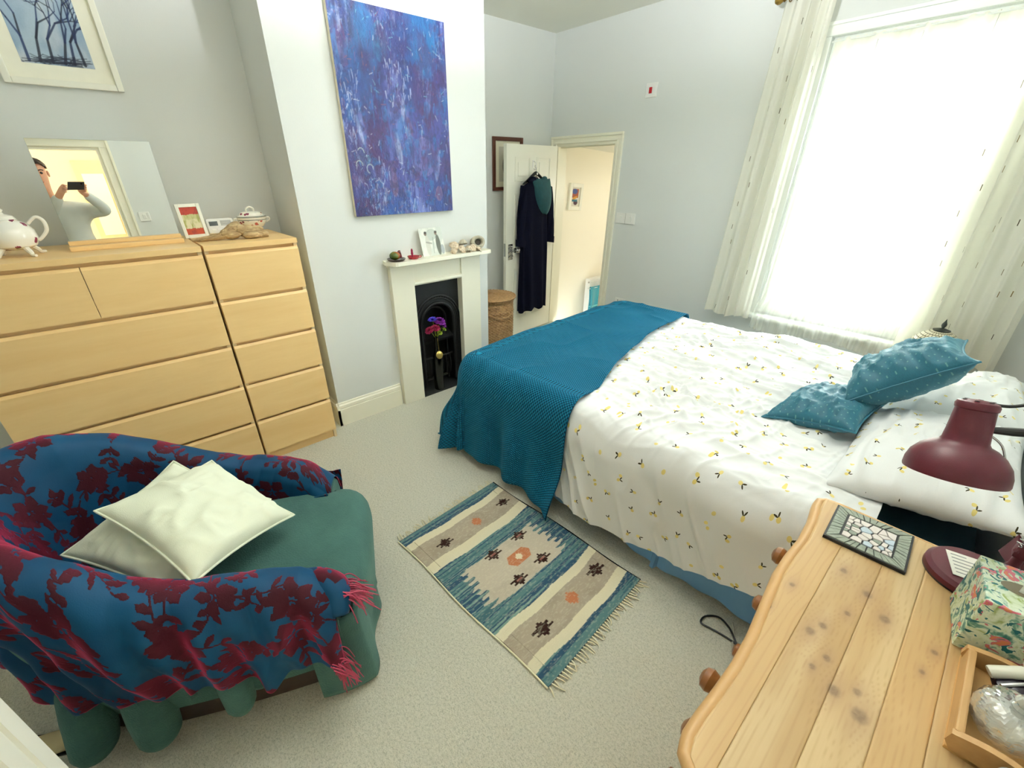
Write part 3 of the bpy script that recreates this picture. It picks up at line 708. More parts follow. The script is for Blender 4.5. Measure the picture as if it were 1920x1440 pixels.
flower('flower', 'purple-red artificial bloom rightmost in the hearth bottle bunch', top, (bx+0.045, by+0.045, 0.595), 0.036, M['petal_purple'], 4, 5)
flower('leaf_sprig', 'lime green leaf sprig at the right of the hearth bottle bunch', top, (bx+0.05, by+0.045, 0.56), 0.034, M['leafg'], 3, 6)
flower('leaf_sprig', 'lime green leaf sprig low at the front of the hearth bottle bunch', top, (bx+0.055, by+0.0, 0.54), 0.036, M['leafg'], 3, 7)

# ------------------------------------------------------------------ big painting on the chimney breast
t = thing('painting', 'large abstract canvas in deep blue and violet on the chimney breast', 'painting', (XB, 0.82, 1.47))
qy0, qy1, qz0, qz1 = 0.436, 1.210, 1.473, 2.585
MB().box((XB+0.004, qy0, qz0), (XB+0.034, qy1, qz1), 0.003).build('canvas_side', plain('raw_canvas_edge', c(226, 219, 196), 0.85), t)
R_ = Ras(qy1-qy0, qz1-qz0, 0.0042, cn(38, 58, 128)); X, Y = R_.X, R_.Y; rr = random.Random(3)
R_.put(sstep(.42, .62, fbm(X*3, Y*2.2, 1, 4)), cn(18, 72, 150), .85)
R_.put(sstep(.5, .68, fbm(X*4, Y*1.8, 5, 4)), cn(64, 66, 140), .8)
R_.put(sstep(.52, .72, fbm(X*5+3, Y*2, 9, 4))*sstep(.35, .9, Y), cn(8, 112, 176), .9)
R_.put(sstep(.56, .7, fbm(X*5, Y*2.4, 21, 4)), cn(58, 26, 84), .85)
R_.put(sstep(.58, .72, fbm(X*9, Y*2, 31, 4))*(1-sstep(.1, 1.0, Y)*.5), cn(108, 124, 196), .7)
R_.put(sstep(.6, .75, fbm(X*7, Y*3, 41, 4))*sstep(.7, 1.1, Y), cn(34, 18, 56), .8)
for (x_, y_, a, b, col, al) in ((.30, .95, .05, .10, (20, 150, 180), .7), (.06, .9, .03, .12, (120, 20, 70), .6), (.62, .93, .07, .03, (30, 110, 150), .6), (.45, .5, .03, .08, (120, 60, 66), .45), (.3, .2, .03, .09, (120, 80, 84), .55), (.24, .12, .02, .05, (110, 90, 96), .4),
                        (.1, .7, .09, .12, (10, 110, 190), .6), (.36, .4, .022, .1, (200, 215, 250), .6), (.42, .62, .015, .07, (210, 220, 250), .6), (.62, .7, .02, .1, (150, 160, 225), .5), (.1, .5, .012, .09, (190, 205, 245), .6), (.55, .35, .1, .12, (130, 130, 190), .45),
                        (.1, .33, .05, .03, (110, 180, 200), .5), (.66, .12, .03, .05, (170, 120, 120), .45), (.42, .06, .06, .04, (40, 100, 190), .5), (.66, .3, .02, .1, (160, 180, 235), .5), (.55, .82, .03, .05, (90, 40, 110), .5), (.16, .62, .06, .05, (20, 130, 200), .5)):
    R_.put(R_.ell((x_, y_), a, b, rr.uniform(-.2, .2))*(0.35+0.65*fbm(X*25, Y*12, int(x_*90), 3)), cn(*col), al)
st = fbm(X*60, Y*9, 71, 4); st2 = fbm(X*26+4, Y*22, 81, 4); st3 = fbm(X*110, Y*40, 91, 3)
R_.put(sstep(.52, .66, st), cn(26, 44, 112), .55); lightm = sstep(.45, .65, fbm(X*5+2, Y*2.5, 77, 3)); R_.put(sstep(.56, .7, fbm(X*48+9, Y*8, 73, 4))*lightm, cn(104, 130, 204), .5); R_.put(sstep(.62, .76, fbm(X*70+3, Y*14, 75, 4))*lightm, cn(176, 192, 236), .55)
R_.put(sstep(.55, .68, st2), cn(18, 26, 84), .5); R_.put(sstep(.58, .7, fbm(X*20+8, Y*16, 83, 4)), cn(14, 104, 170), .5); R_.put(sstep(.6, .72, fbm(X*18+2, Y*13, 85, 4)), cn(70, 34, 92), .5)
R_.put(sstep(.56, .72, st3), cn(14, 18, 54), .35); R_.put(sstep(.66, .78, fbm(X*130+5, Y*60, 93, 3))*lightm, cn(190, 204, 240), .4)
R_.put(sstep(.5, .66, fbm(X*4+7, Y*2.6, 101, 4)), cn(20, 36, 110), .55); R_.put(sstep(.54, .68, fbm(X*5+1, Y*3, 103, 4))*sstep(.25, .8, Y), cn(6, 100, 166), .6); R_.put(sstep(.56, .68, fbm(X*5+5, Y*3, 105, 4)), cn(60, 34, 96), .55)
class _Sub: pass
def stroke(x_, y_, dx_, dy_, r_, col, al):
    pad = r_+.004; xa, xb_ = min(x_, x_+dx_)-pad, max(x_, x_+dx_)+pad; ya, yb_ = min(y_, y_+dy_)-pad, max(y_, y_+dy_)+pad
    j0, j1 = max(0, int(xa/.0042)), min(R_.nx, int(xb_/.0042)+2); i0, i1 = max(0, int(ya/.0042)), min(R_.ny, int(yb_/.0042)+2)
    if j0 >= j1 or i0 >= i1: return
    q = _Sub(); q.X = X[i0:i1, j0:j1]; q.Y = Y[i0:i1, j0:j1]; q.res = .0042
    m = Ras.seg(q, (x_, y_), (x_+dx_, y_+dy_), r_, r_*.5)[..., None]*al; R_.im[i0:i1, j0:j1] = R_.im[i0:i1, j0:j1]*(1-m)+cn(*col)*m
for i in range(900):
    x_ = rr.uniform(0, .77); y_ = rr.uniform(0, 1.11); L = rr.uniform(.006, .055)
    hi = vnoise(np.array([x_*9]), np.array([y_*4]), 99)[0]
    col = rr.choice([(206, 216, 246), (130, 158, 218), (170, 180, 232)] if hi > .66 else [(14, 34, 100), (26, 110, 184), (64, 40, 108), (18, 22, 66), (56, 80, 160), (40, 130, 190), (96, 70, 130)])
    stroke(x_, y_, rr.uniform(-.010, .010), -L, rr.uniform(.001, .0038), col, rr.uniform(.2, .6))
for i in range(160):
    x_ = rr.uniform(0, .77); y_ = rr.uniform(0, 1.11); a = rr.uniform(0, 6.3); L = rr.uniform(.008, .035)
    stroke(x_, y_, L*math.cos(a), L*math.sin(a), .0015, rr.choice([(220, 226, 246), (12, 16, 50), (120, 190, 210), (150, 84, 70)]), .6)
for k in range(3):
    cx_, cy_ = ((.09, .37), (.07, .30), (.14, .28))[k]
    for q in range(6+2*k):
        a = q*.45; stroke(cx_+.022*math.cos(a), cy_+.026*math.sin(a), .022*(math.cos(a+.45)-math.cos(a)), .026*(math.sin(a+.45)-math.sin(a)), .002, (196, 214, 206), .7)
raster('painted_face', (XB+0.0346, qy0+0.001, qz0+0.001), (0, qy1-qy0-0.002, 0), (0, 0, qz1-qz0-0.002), R_.im, M['oil'], t)

# ------------------------------------------------------------------ framed prints
def framed(name, label, x, y0, y1, z0, z1, fwid, fdep, fm, mat_w, im, matm, glass=True):
    t = thing(name, label, 'picture', (x, (y0+y1)/2, z0))
    mb = MB()
    for a, b, cc_, d in ((y0, y0+fwid, z0, z1), (y1-fwid, y1, z0, z1), (y0+fwid, y1-fwid, z0, z0+fwid), (y0+fwid, y1-fwid, z1-fwid, z1)): mb.box((x+0.002, a, cc_), (x+fdep, b, d), 0.004)
    mb.build('frame', fm, t)
    MB().box((x+0.002, y0+fwid*0.5, z0+fwid*0.5), (x+0.008, y1-fwid*0.5, z1-fwid*0.5)).build('mount', matm, t)
    ins = fwid+mat_w
    raster('print', (x+0.009, y0+ins, z0+ins), (0, y1-y0-2*ins, 0), (0, 0, z1-z0-2*ins), im, M['print'], t)
    return t
R_ = Ras(0.27, 0.46, 0.0022, cn(176, 196, 214)); X, Y = R_.X, R_.Y; rr = random.Random(11)
R_.put(sstep(.35, .7, fbm(X*9, Y*7, 3, 4)), cn(128, 156, 188), .7); R_.put(sstep(.5, .75, fbm(X*14, Y*5, 8, 4)), cn(206, 214, 222), .7)
R_.put(sstep(.45, .8, fbm(X*11, Y*11, 18, 3))*(1-sstep(.04, .12, Y)), cn(190, 180, 190), .6)
R_.put(R_.ell((.15, .30), .055, .055), cn(30, 66, 120), .9); R_.put(R_.ell((.15, .305), .043, .043), cn(240, 242, 240))
def branch(p, a, L, r, d):
    q = (p[0]+L*math.cos(a), p[1]+L*math.sin(a)); R_.put(R_.seg(p, q, r, r*.75), cn(*rr.choice([(14, 22, 48), (22, 40, 84), (30, 54, 104)])), .92)
    if d: 
        for k in range(rr.choice([1, 2, 2])): branch(q, a+rr.uniform(-.75, .75), L*rr.uniform(.65, .95), r*.72, d-1)
for x_ in (.03, .07, .115, .16, .195, .235): branch((x_, .01), 1.57+rr.uniform(-.35, .35), .085, .006, 5)
for i in range(40): R_.put(R_.seg((rr.uniform(0, .27), rr.uniform(0, .03)), (rr.uniform(0, .27), rr.uniform(0, .04)), .0018), cn(18, 26, 52), .7)
im_trees = R_.im
framed('framed_print', 'white framed blue print of bare trees under a moon on the left wall', XW, -0.985, -0.535, 2.12, 2.80, 0.028, 0.028, M['white'], 0.062, im_trees, plain('ivory_mount_board', c(244, 242, 226), 0.8))
R_ = Ras(0.25, 0.32, 0.006, cn(206, 202, 186)); R_.put(R_.ell((.12, .15), .07, .1), cn(70, 80, 80), .7)
framed('framed_print', 'dark brown framed picture on the alcove wall behind the open door', XA, 2.30, 2.71, 1.56, 2.045, 0.035, 0.022, M['darkwood'], 0.05, R_.im, plain('cream_mount_board', c(232, 228, 206), 0.8))

# ------------------------------------------------------------------ chests of drawers
XF, ZT = 0.411, 1.395
def chest(name, label, y0, y1, split):
    t = thing(name, label, 'chest of drawers', (0.12, (y0+y1)/2, 0)); xb = XW+0.045
    MB().box((xb, y0, ZT-0.028), (XF+0.004, y1, ZT), 0.002).build('top_panel', M['birch'], t)
    for a in (y0, y1-0.02): MB().box((xb, a, 0), (XF-0.016, a+0.02, ZT-0.028), 0.001).build('side_panel', M['birch_end'], t)
    MB().box((xb, y0+0.02, 0.03), (xb+0.006, y1-0.02, ZT-0.03)).build('back_panel', M['birch'], t)
    MB().box((XF-0.05, y0+0.02, 0.0), (XF-0.03, y1-0.02, 0.075)).build('plinth', M['birch'], t)
    zt = ZT-0.046; zb = 0.052; ph = (zt-zb)/5
    for i in range(5):
        z1 = zt-i*ph; z0 = z1-ph+0.02
        spans = [(y0+0.002, (y0+y1)/2-0.0015), ((y0+y1)/2+0.0015, y1-0.002)] if (split and i == 0) else [(y0+0.002, y1-0.002)]
        for a, b in spans:
            mb = MB(); mb.prism([(XF-0.02, z0), (XF, z0), (XF, z1-0.014), (XF-0.010, z1), (XF-0.02, z1)], 1, a, b)
            mb.build('drawer_front', M['birch'], t)
            MB().box((xb+0.03, a+0.022, z0+0.01), (XF-0.02, b-0.022, z1-0.05)).build('drawer_box', M['birch'], t)
        MB().box((XF-0.06, y0+0.02, z1-0.002), (XF-0.03, y1-0.02, z1+0.02)).build('rail', M['birch'], t)
    return t
chest('chest_of_drawers', 'wide birch chest of drawers with two small top drawers', -1.471, -0.487, True)
chest('chest_of_drawers', 'narrow birch chest of five drawers beside the chimney breast', -0.4765, 0.0, False)

# things on the chests ------------------------------------------------
# mirror on a wooden foot
t = thing('table_mirror', 'frameless rectangular mirror on a wooden foot standing on the wide chest', 'mirror', (0.1, -0.76, ZT))
g = G('mirror_silver'); mm = g.surf(g.bsdf(base=(0.93, 0.95, 0.93, 1), metal=1.0, rough=0.0))
MN = (CAM-Vector((0.1, -0.842, 1.694))).normalized(); my_ = Vector((0, 0, 1)).cross(MN).normalized(); mz_ = MN.cross(my_)
mmat = Matrix(((my_.x, mz_.x, MN.x, 0.1), (my_.y, mz_.y, MN.y, -0.759), (my_.z, mz_.z, MN.z, 1.656), (0, 0, 0, 1)))
MB().box((-0.230, -0.223, -0.006), (0.230, 0.223, -0.0012), 0, mmat).build('backing', plain('mirror_edge_green', c(150, 176, 160), 0.2), t)
MB().box((-0.2295, -0.2225, -0.001), (0.2295, 0.2225, 0.0), 0, mmat).build('mirror_glass', mm, t)
mb = MB(); mb.box((0.03, -0.995, ZT), (0.19, -0.525, ZT+0.022), 0.003); mb.box((0.075, -0.995, ZT+0.022), (0.125, -0.525, ZT+0.04), 0.002); mb.build('wooden_foot', M['birch'], t)
# teapot on scroll feet
t = thing('teapot', 'white china teapot with purple sprigs and scroll feet', 'teapot', (0.17, -1.165, ZT)); tc = (0.17, -1.17, ZT)
g = G('sprigged_white_china'); o = g.coord(); vo_ = g.n('TexVoronoi', {'Vector': o, 'Scale': 17.0}); 
spr = g.math('LESS_THAN', g.math('ADD', vo_.outputs['Distance'], g.math('MULTIPLY', g.noise(o, 160, 2), 0.22)), 0.34)
M['sprig'] = g.surf(g.bsdf(base=g.mix(spr, c(245, 242, 232), g.mix(g.noise(o, 80, 1), c(96, 20, 66), c(150, 60, 90))), rough=0.15, coat=0.4))
M['china'] = plain('white_china', c(245, 242, 230), 0.15, var=0.01)
MB().lathe([(0.0, 0.03), (0.045, 0.03), (0.075, 0.045), (0.088, 0.075), (0.085, 0.11), (0.065, 0.14), (0.045, 0.15), (0.047, 0.157), (0.04, 0.16), (0, 0.162)], tc, 32).build('pot_body', M['sprig'], t, True)
MB().lathe([(0.045, 0.158), (0.035, 0.172), (0.012, 0.18), (0.008, 0.188), (0.014, 0.196), (0.008, 0.206), (0, 0.207)], tc, 24).build('lid', M['china'], t, True)
MB().tube([(tc[0], tc[1]+0.072, ZT+0.135), (tc[0], tc[1]+0.105, ZT+0.162), (tc[0], tc[1]+0.127, ZT+0.145), (tc[0], tc[1]+0.125, ZT+0.105), (tc[0], tc[1]+0.1, ZT+0.075), (tc[0], tc[1]+0.083, ZT+0.062)], [.006, .007, .008, .008, .007, .006], 10).build('handle', M['china'], t, True)
MB().tube([(tc[0], tc[1]-0.07, ZT+0.07), (tc[0], tc[1]-0.11, ZT+0.10), (tc[0], tc[1]-0.13, ZT+0.15)], [.02, .013, .008], 12).build('spout', M['china'], t, True)
for a in (0.6, 2.2, 3.9, 5.4):
    d = (math.cos(a), math.sin(a)); MB().tube([(tc[0]+.05*d[0], tc[1]+.05*d[1], ZT+.045), (tc[0]+.075*d[0], tc[1]+.075*d[1], ZT+.022), (tc[0]+.085*d[0], tc[1]+.085*d[1], ZT+.008), (tc[0]+.105*d[0], tc[1]+.105*d[1], ZT+.006)], [.012, .011, .008, .006], 8).build('foot', M['china'], t, True)
# small print in a white frame
t = thing('picture_card', 'small white-framed abstract print in red and pale green on the narrow chest', 'picture', (0.03, -0.42, ZT))
cm = Matrix.Translation(Vector((0.0, -0.435, ZT))) @ Matrix.Rotation(math.radians(8), 4, 'Z') @ Matrix.Rotation(math.radians(-10), 4, 'Y')
wdt, hgt = 0.125, 0.185
mb = MB()
for a, b, cc_, d in ((-wdt/2, -wdt/2+0.018, 0, hgt), (wdt/2-0.018, wdt/2, 0, hgt), (-wdt/2+0.018, wdt/2-0.018, 0, 0.018), (-wdt/2+0.018, wdt/2-0.018, hgt-0.018, hgt)): mb.box((-0.006, a, cc_), (0.006, b, d), 0.002, cm)
mb.box((-0.008, -wdt/2+.002, 0.002), (0.0, wdt/2-.002, hgt-.002), 0, cm); mb.box((-0.07, -0.01, 0.0), (-0.06, 0.01, 0.10), 0, cm @ Matrix.Rotation(math.radians(28), 4, 'Y'))
mb.build('frame', M['white'], t)
R_ = Ras(0.09, 0.15, 0.0025, cn(196, 196, 140)); X, Y = R_.X, R_.Y
R_.put(sstep(.4, .6, fbm(X*40, Y*30, 2, 3)), cn(222, 216, 180)); R_.put(sstep(.55, .7, fbm(X*50, Y*20, 12, 3)), cn(160, 160, 90))
e1 = .105+.008*fbm(X*160, Y*0, 4, 2); R_.put((Y > e1).astype(float), cn(176, 58, 40)); e2 = .03+.01*fbm(X*200, Y*0, 6, 2); R_.put((Y < e2).astype(float), cn(184, 70, 34)); R_.put(sstep(.55, .7, fbm(X*60, Y*60, 9, 2))*((Y > e1) | (Y < e2)), cn(140, 40, 34), .7)
raster('print', cm @ Vector((0.002, -wdt/2+0.016, 0.016)), cm.to_3x3() @ Vector((0, wdt-0.032, 0)), cm.to_3x3() @ Vector((0, 0, hgt-0.032)), R_.im, M['print'], t)
# clock radio
t = thing('clock_radio', 'small white clock radio lying behind the driftwood on the narrow chest', 'radio', (0.02, -0.3, ZT))
rm = Matrix.Translation(Vector((-0.03, -0.295, ZT))) @ Matrix.Rotation(math.radians(-18), 4, 'Y')
MB().box((-0.03, -0.075, 0.004), (0.03, 0.075, 0.095), 0.018, rm).build('case', M['plastic'], t, True)
MB().box((0.029, -0.06, 0.05), (0.0315, -0.015, 0.075), 0, rm).build('display', plain('lcd_dark', c(40, 52, 44), 0.2), t)
for k in range(5): MB().box((0.029, 0.0, 0.05+k*0.006), (0.0315, 0.058, 0.053+k*0.006), 0, rm).build('speaker_slot', plain('grey_slot', c(150, 152, 150), 0.6), t)
for k in range(4): MB().box((0.029, -0.055+k*0.03, 0.022), (0.032, -0.035+k*0.03, 0.032), 0.001, rm).build('button', M['plastic'], t)
# driftwood
def lump(center, rads, seed, n=28, rough=0.25, mtx=None):
    vs = []; m2 = n//2
    P = np.zeros((m2+1, n, 3))
    for i in range(m2+1):
        th = math.pi*i/m2
        for j in range(n):
            ph = 2*math.pi*j/n; d = np.array([math.sin(th)*math.cos(ph), math.sin(th)*math.sin(ph), math.cos(th)])
            k = 1+rough*(float(fbm(d[0]*2+d[2]*1.3+5, d[1]*2-d[2]*0.7+5, seed, 3))-0.5)*2
            P[i, j] = d*k*np.array(rads)
    v = [Vector(p) for p in P.reshape(-1, 3)]
    if mtx: v = [mtx @ x for x in v]
    v = [x+Vector(center) for x in v]
    f = []
    for i in range(m2):
        for j in range(n): f.append((i*n+j, i*n+(j+1) % n, (i+1)*n+(j+1) % n, (i+1)*n+j))
    return v, f
g = G('grey_driftwood'); o = g.coord(); n1 = g.noise(g.mapv(o, (60, 10, 60)), 1.5, 5, 0.6, 1.0)
M['drift'] = g.surf(g.bsdf(base=g.ramp(n1, [(0.3, c(120, 94, 62)), (0.55, c(176, 150, 108)), (0.8, c(214, 196, 152))]), rough=0.8, normal=g.bump(n1, 0.6, 0.01)))
t = thing('driftwood', 'gnarled grey-brown driftwood lying along the front of the narrow chest', 'driftwood', (0.24, -0.3, ZT))
mb = MB(); mb.tube([(0.22, -0.495, ZT+.012), (0.23, -0.45, ZT+.014), (0.235, -0.40, ZT+.017), (0.24, -0.355, ZT+.022), (0.235, -0.32, ZT+.035), (0.225, -0.285, ZT+.052), (0.21, -0.26, ZT+.07), (0.19, -0.245, ZT+.085)], [.006, .012, .015, .018, .026, .032, .026, .008], 14); mb.build('branch', M['drift'], t, True)
mb = MB(); mb.add(*lump((0.235, -0.30, ZT+.03), (.035, .055, .03), 4)); mb.build('knot', M['drift'], t, True)
mb = MB(); mb.tube([(0.23, -0.265, ZT+.05), (0.235, -0.215, ZT+.036), (0.25, -0.165, ZT+.024), (0.265, -0.11, ZT+.014)], [.03, .036, .03, .013], 14); mb.add(*lump((0.27, -0.2, ZT+.02), (.03, .05, .02), 9)); mb.build('root_fork', M['drift'], t, True)
mb = MB(); mb.tube([(0.24, -0.22, ZT+.03), (0.2, -0.165, ZT+.045), (0.19, -0.115, ZT+.04)], [.02, .016, .007], 10); mb.build('root_fork', M['drift'], t, True)
# tureen
t = thing('tureen', 'white lidded china tureen with a banded floral border on the narrow chest', 'tureen', (0.04, -0.13, ZT)); tc = (0.02, -0.125, ZT)
g = G('banded_china'); o = g.coord(); z_ = g.sep(o)[2]
def band(lo, hi): return g.math('MULTIPLY', g.math('GREATER_THAN', z_, lo), g.math('LESS_THAN', z_, hi))
vo_ = g.n('TexVoronoi', {'Vector': o, 'Scale': 38.0}); spots = g.math('LESS_THAN', vo_.outputs['Distance'], 0.36)
fl = g.math('MULTIPLY', spots, g.math('ADD', band(ZT+.052, ZT+.078), band(ZT+.108, ZT+.122)))
cc = g.mix(fl, c(244, 240, 226), g.mix(g.sep(vo_.outputs['Color'])[0], c(60, 30, 80), c(170, 70, 60)))
cc = g.mix(g.math('ADD', band(ZT+.080, ZT+.0835), band(ZT+.0985, ZT+.102)), cc, c(44, 72, 74))
M['tureen'] = g.surf(g.bsdf(base=cc, rough=0.15, coat=0.4))
MB().lathe([(0, .0), (.045, .0), (.047, .008), (.032, .018), (.036, .028), (.062, .045), (.08, .07), (.085, .092), (.082, .094), (0, .09)], tc, 36, sx=0.8).build('bowl', M['tureen'], t, True)
MB().lathe([(.084, .096), (.086, .1), (.07, .108), (.064, .120), (.05, .127), (0, .13)], tc, 36, sx=0.8).build('lid', M['tureen'], t, True)
MB().tube([(tc[0], tc[1]-.02, ZT+.127), (tc[0], tc[1]-.021, ZT+.143), (tc[0], tc[1], ZT+.154), (tc[0], tc[1]+.021, ZT+.143), (tc[0], tc[1]+.02, ZT+.127)], .0045, 8).build('lid_handle', M['china'], t, True)
for s_ in (1, -1): MB().tube([(tc[0], tc[1]+s_*.08, ZT+.088), (tc[0], tc[1]+s_*.098, ZT+.09), (tc[0], tc[1]+s_*.1, ZT+.075), (tc[0], tc[1]+s_*.08, ZT+.064)], .0045, 8).build('side_handle', M['china'], t, True)

# ------------------------------------------------------------------ mantel shelf ornaments
ZM = 1.171
t = thing('stone_ornament', 'green and red polished stone egg on a dark tray, leftmost on the mantel shelf', 'ornament', (0.33, 0.665, ZM))
MB().lathe([(0, .0), (.05, .0), (.062, .008), (.066, .016), (.06, .014), (.04, .008), (0, .007)], (0.34, 0.67, ZM), 28).build('tray', plain('dark_glazed_tray', c(40, 22, 16), 0.2), t, True)
g = G('green_red_stone'); o = g.coord(); M['stone_gr'] = g.surf(g.bsdf(base=g.ramp(g.noise(o, 14, 2), [(0.35, c(40, 74, 24)), (0.55, c(84, 96, 34)), (0.7, c(150, 60, 34))]), rough=0.25))
MB().add(*lump((0.34, 0.662, ZM+.036), (.036, .04, .028), 6, rough=.08)).build('egg', M['stone_gr'], t, True)
mb = MB(); mb.tube([(0.33, 0.715, ZM+.015), (0.33, 0.708, ZM+.045), (0.335, 0.698, ZM+.062)], [.008, .009, .011], 10); mb.build('stalk', plain('dark_red_lacquer', c(96, 16, 30), 0.3), t, True)
t = thing('candle_holder', 'small red chamber candle holder with a red candle on the mantel shelf', 'candle holder', (0.34, 0.80, ZM))
M['redl'] = plain('red_lacquer', c(150, 16, 34), 0.25)
MB().lathe([(0, 0), (.03, 0), (.042, .012), (.046, .02), (.043, .02), (.028, .006), (0, .005)], (0.35, 0.805, ZM), 24).build('saucer', M['redl'], t, True)
MB().lathe([(0, 0.004), (.008, .004), (.007, .03), (.0095, .036), (.0075, .05), (.008, .062), (.003, .072), (0, .072)], (0.35, 0.795, ZM), 14).build('candle', plain('crimson_wax', c(140, 14, 60), 0.4), t, True)
MB().tube([(0.35, 0.845, ZM+.016), (0.35, 0.865, ZM+.018), (0.35, 0.868, ZM+.008), (0.35, 0.848, ZM+.006)], .003, 8).build('finger_ring', M['redl'], t, True)
t = thing('greeting_card', 'pale folded card with two grey-green figures, leaning on the chimney breast', 'card', (0.33, 0.99, ZM))
km = Matrix.Translation(Vector((0.345, 0.995, ZM+.001))) @ Matrix.Rotation(math.radians(-16), 4, 'Y')
MB().box((-0.003, -0.1, 0), (-0.0005, 0.1, 0.20), 0, km).build('card_back', plain('card_white', c(240, 240, 230), 0.8), t)
R_ = Ras(0.2, 0.2, 0.0025, cn(232, 234, 226)); X, Y = R_.X, R_.Y
R_.put(sstep(.45, .7, fbm(X*18, Y*14, 3, 3)), cn(198, 206, 200), .7); R_.put(R_.ell((.1, .15), .05, .04, .4), cn(150, 166, 160), .55)
for x_, col in ((.15, (70, 78, 68)), (.06, (206, 206, 196))):
    R_.put(R_.ell((x_, .075), .02, .075), cn(*col), .9); R_.put(R_.ell((x_-.008, .16), .011, .014), cn(120, 96, 80), .9); R_.put(R_.ell((x_-.006, .168), .012, .009), cn(60, 60, 56), .9)
R_.put(R_.seg((.1, .02), (.11, .13), .004), cn(150, 160, 150), .7).put(R_.seg((.05, .1), (.09, .09), .006), cn(130, 130, 120), .7).put(R_.ell((.18, .04), .016, .035), cn(150, 158, 168), .8)
raster('card_face', km @ Vector((0, -0.1, 0)), km.to_3x3() @ Vector((0, 0.2, 0)), km.to_3x3() @ Vector((0, 0, 0.2)), R_.im, M['print'], t)
# shells
g = G('sea_shell'); o = g.coord(); n1 = g.noise(g.mapv(o, (40, 40, 120)), 1.2, 4, 0.6, 0.6)
M['shell'] = g.surf(g.bsdf(base=g.ramp(n1, [(0.3, c(150, 122, 96)), (0.5, c(206, 188, 162)), (0.75, c(236, 226, 208))]), rough=0.45, normal=g.bump(n1, 0.4, 0.006)))
M['shellg'] = plain('grey_oyster_shell', c(170, 164, 146), 0.6, var=0.25, scale=60, bump=0.6, bscale=90)
def shell(label, p, r, seed, mat, rot=0):
    """scallop-like half shell with ribs and a hollow"""
    n, m = 15, 28; P = np.zeros((n, m, 3)); mt = Matrix.Translation(Vector(p)) @ Euler((0.5+0.3*math.sin(seed), 0.2*math.cos(seed*3), rot), 'XYZ').to_matrix().to_4x4()
    for i in range(n):
        for j in range(m):
            a = 2*math.pi*j/m; s_ = i/(n-1); rr_ = r*s_*(1+0.08*math.cos(9*a))*(1-0.25*math.sin(a)); z = r*0.75*(1-s_**2.2)
            P[i, j] = mt @ Vector((rr_*math.cos(a), rr_*math.sin(a)*0.85, z-r*0.2))
    mb = MB(); mb.grid(P, True); o = mb.build('shell', mat, None, True)
    sd = o.modifiers.new('thickness', 'SOLIDIFY'); sd.thickness = 0.004
    return tag(o, label, 'shell', 'shells on the mantel shelf')
for k, (y, x, z, r, mt, lb) in enumerate(((1.165, .355, .020, .040, 'shell', 'pale ribbed shell at the card end of the mantel shell pile, bottom row'),
        (1.185, .335, .062, .042, 'shell', 'pinkish shell on top of the pile nearest the leaning card'), (1.232, .36, .030, .046, 'shell', 'cream shell left of the middle of the mantel shell pile'),
        (1.262, .392, .016, .034, 'shellg', 'small grey shell at the front of the mantel shell pile'), (1.272, .335, .066, .046, 'shellg', 'grey shell on top in the middle of the mantel shell pile'),
        (1.300, .365, .024, .040, 'shell', 'white ribbed shell low in the middle of the mantel shell pile'), (1.335, .37, .034, .038, 'shell', 'cream shell beside the big hollow shell'),
        (1.375, .395, .016, .032, 'shell', 'small round white shell in front of the big hollow shell'))):
    shell(lb, (x, y, ZM+z), r, k+1, M[mt], k*1.3)
# big hollow shell (rolled, dark mouth)
t = thing('shell', 'big grey hollow shell with a dark mouth at the right end of the mantel shelf', 'shell', (0.34, 1.41, ZM), 'shells on the mantel shelf')
cm_ = Matrix.Translation(Vector((0.345, 1.405, ZM+.056))) @ Matrix.Rotation(math.radians(70), 4, 'Y') @ Matrix.Rotation(math.radians(20), 4, 'X')
MB().lathe([(.006, -.07), (.03, -.06), (.05, -.03), (.056, .0), (.05, .03), (.036, .036), (.028, .03), (.024, .0), (.01, -.04), (0, -.045)], (0, 0, 0), 30, mtx=cm_ @ Matrix.Diagonal((0.95, 1.1, 1, 1))).build('whorl', M['shellg'], t, True)
MB().lathe([(0, -.03), (.02, -.02), (.0235, .01)], (0, 0, 0), 20, mtx=cm_).build('mouth', plain('dark_shell_mouth', c(44, 36, 30), 0.7), t, True)

# ------------------------------------------------------------------ laundry basket
bc = (0.045, 1.815); bR = 0.205; bH = 0.655
t = thing('laundry_basket', 'tall round wicker laundry basket with a lid in the alcove', 'basket', (bc[0], bc[1], 0))
g = G('wicker'); o = g.coord(); M['wicker'] = g.surf(g.bsdf(base=g.mix(g.noise(o, 45, 3), c(112, 78, 46), c(200, 160, 110)), rough=0.6, normal=g.bump(g.noise(o, 200, 2), 0.3, 0.003)))
n, m = 175, 144; P = np.zeros((n, m, 3)); zz = np.linspace(0.0, bH, n)[:, None]; an = np.linspace(0, 2*np.pi, m, endpoint=False)[None]
row = zz/0.0135; strand = np.abs(np.sin(row*np.pi))**0.6; alt = np.sin(an*30+np.pi*np.floor(row))
rad_ = bR*(0.90+0.05*np.sin(zz/bH*2.4))+0.0055*strand+0.0055*alt*strand
bw = ((zz > .52) & (zz < .545)); rad_ = rad_+0.006*bw*(0.6+0.4*np.sin(an*50+zz*900))
P[..., 0] = bc[0]+rad_*np.cos(an); P[..., 1] = bc[1]+rad_*np.sin(an); P[..., 2] = zz
mb = MB(); mb.grid(P, True); mb.build('woven_body', M['wicker'], t, True)['kind'] = 'stuff'
n = 40; P = np.zeros((n, m, 3)); rr_ = np.concatenate([np.full(8, bR*1.03), np.linspace(bR*1.06, 0.0, n-8)])[:, None]; zz = np.concatenate([np.linspace(bH-.02, bH+.01, 8), bH+.012+.022*(1-np.linspace(1, 0, n-8)**2)])[:, None]
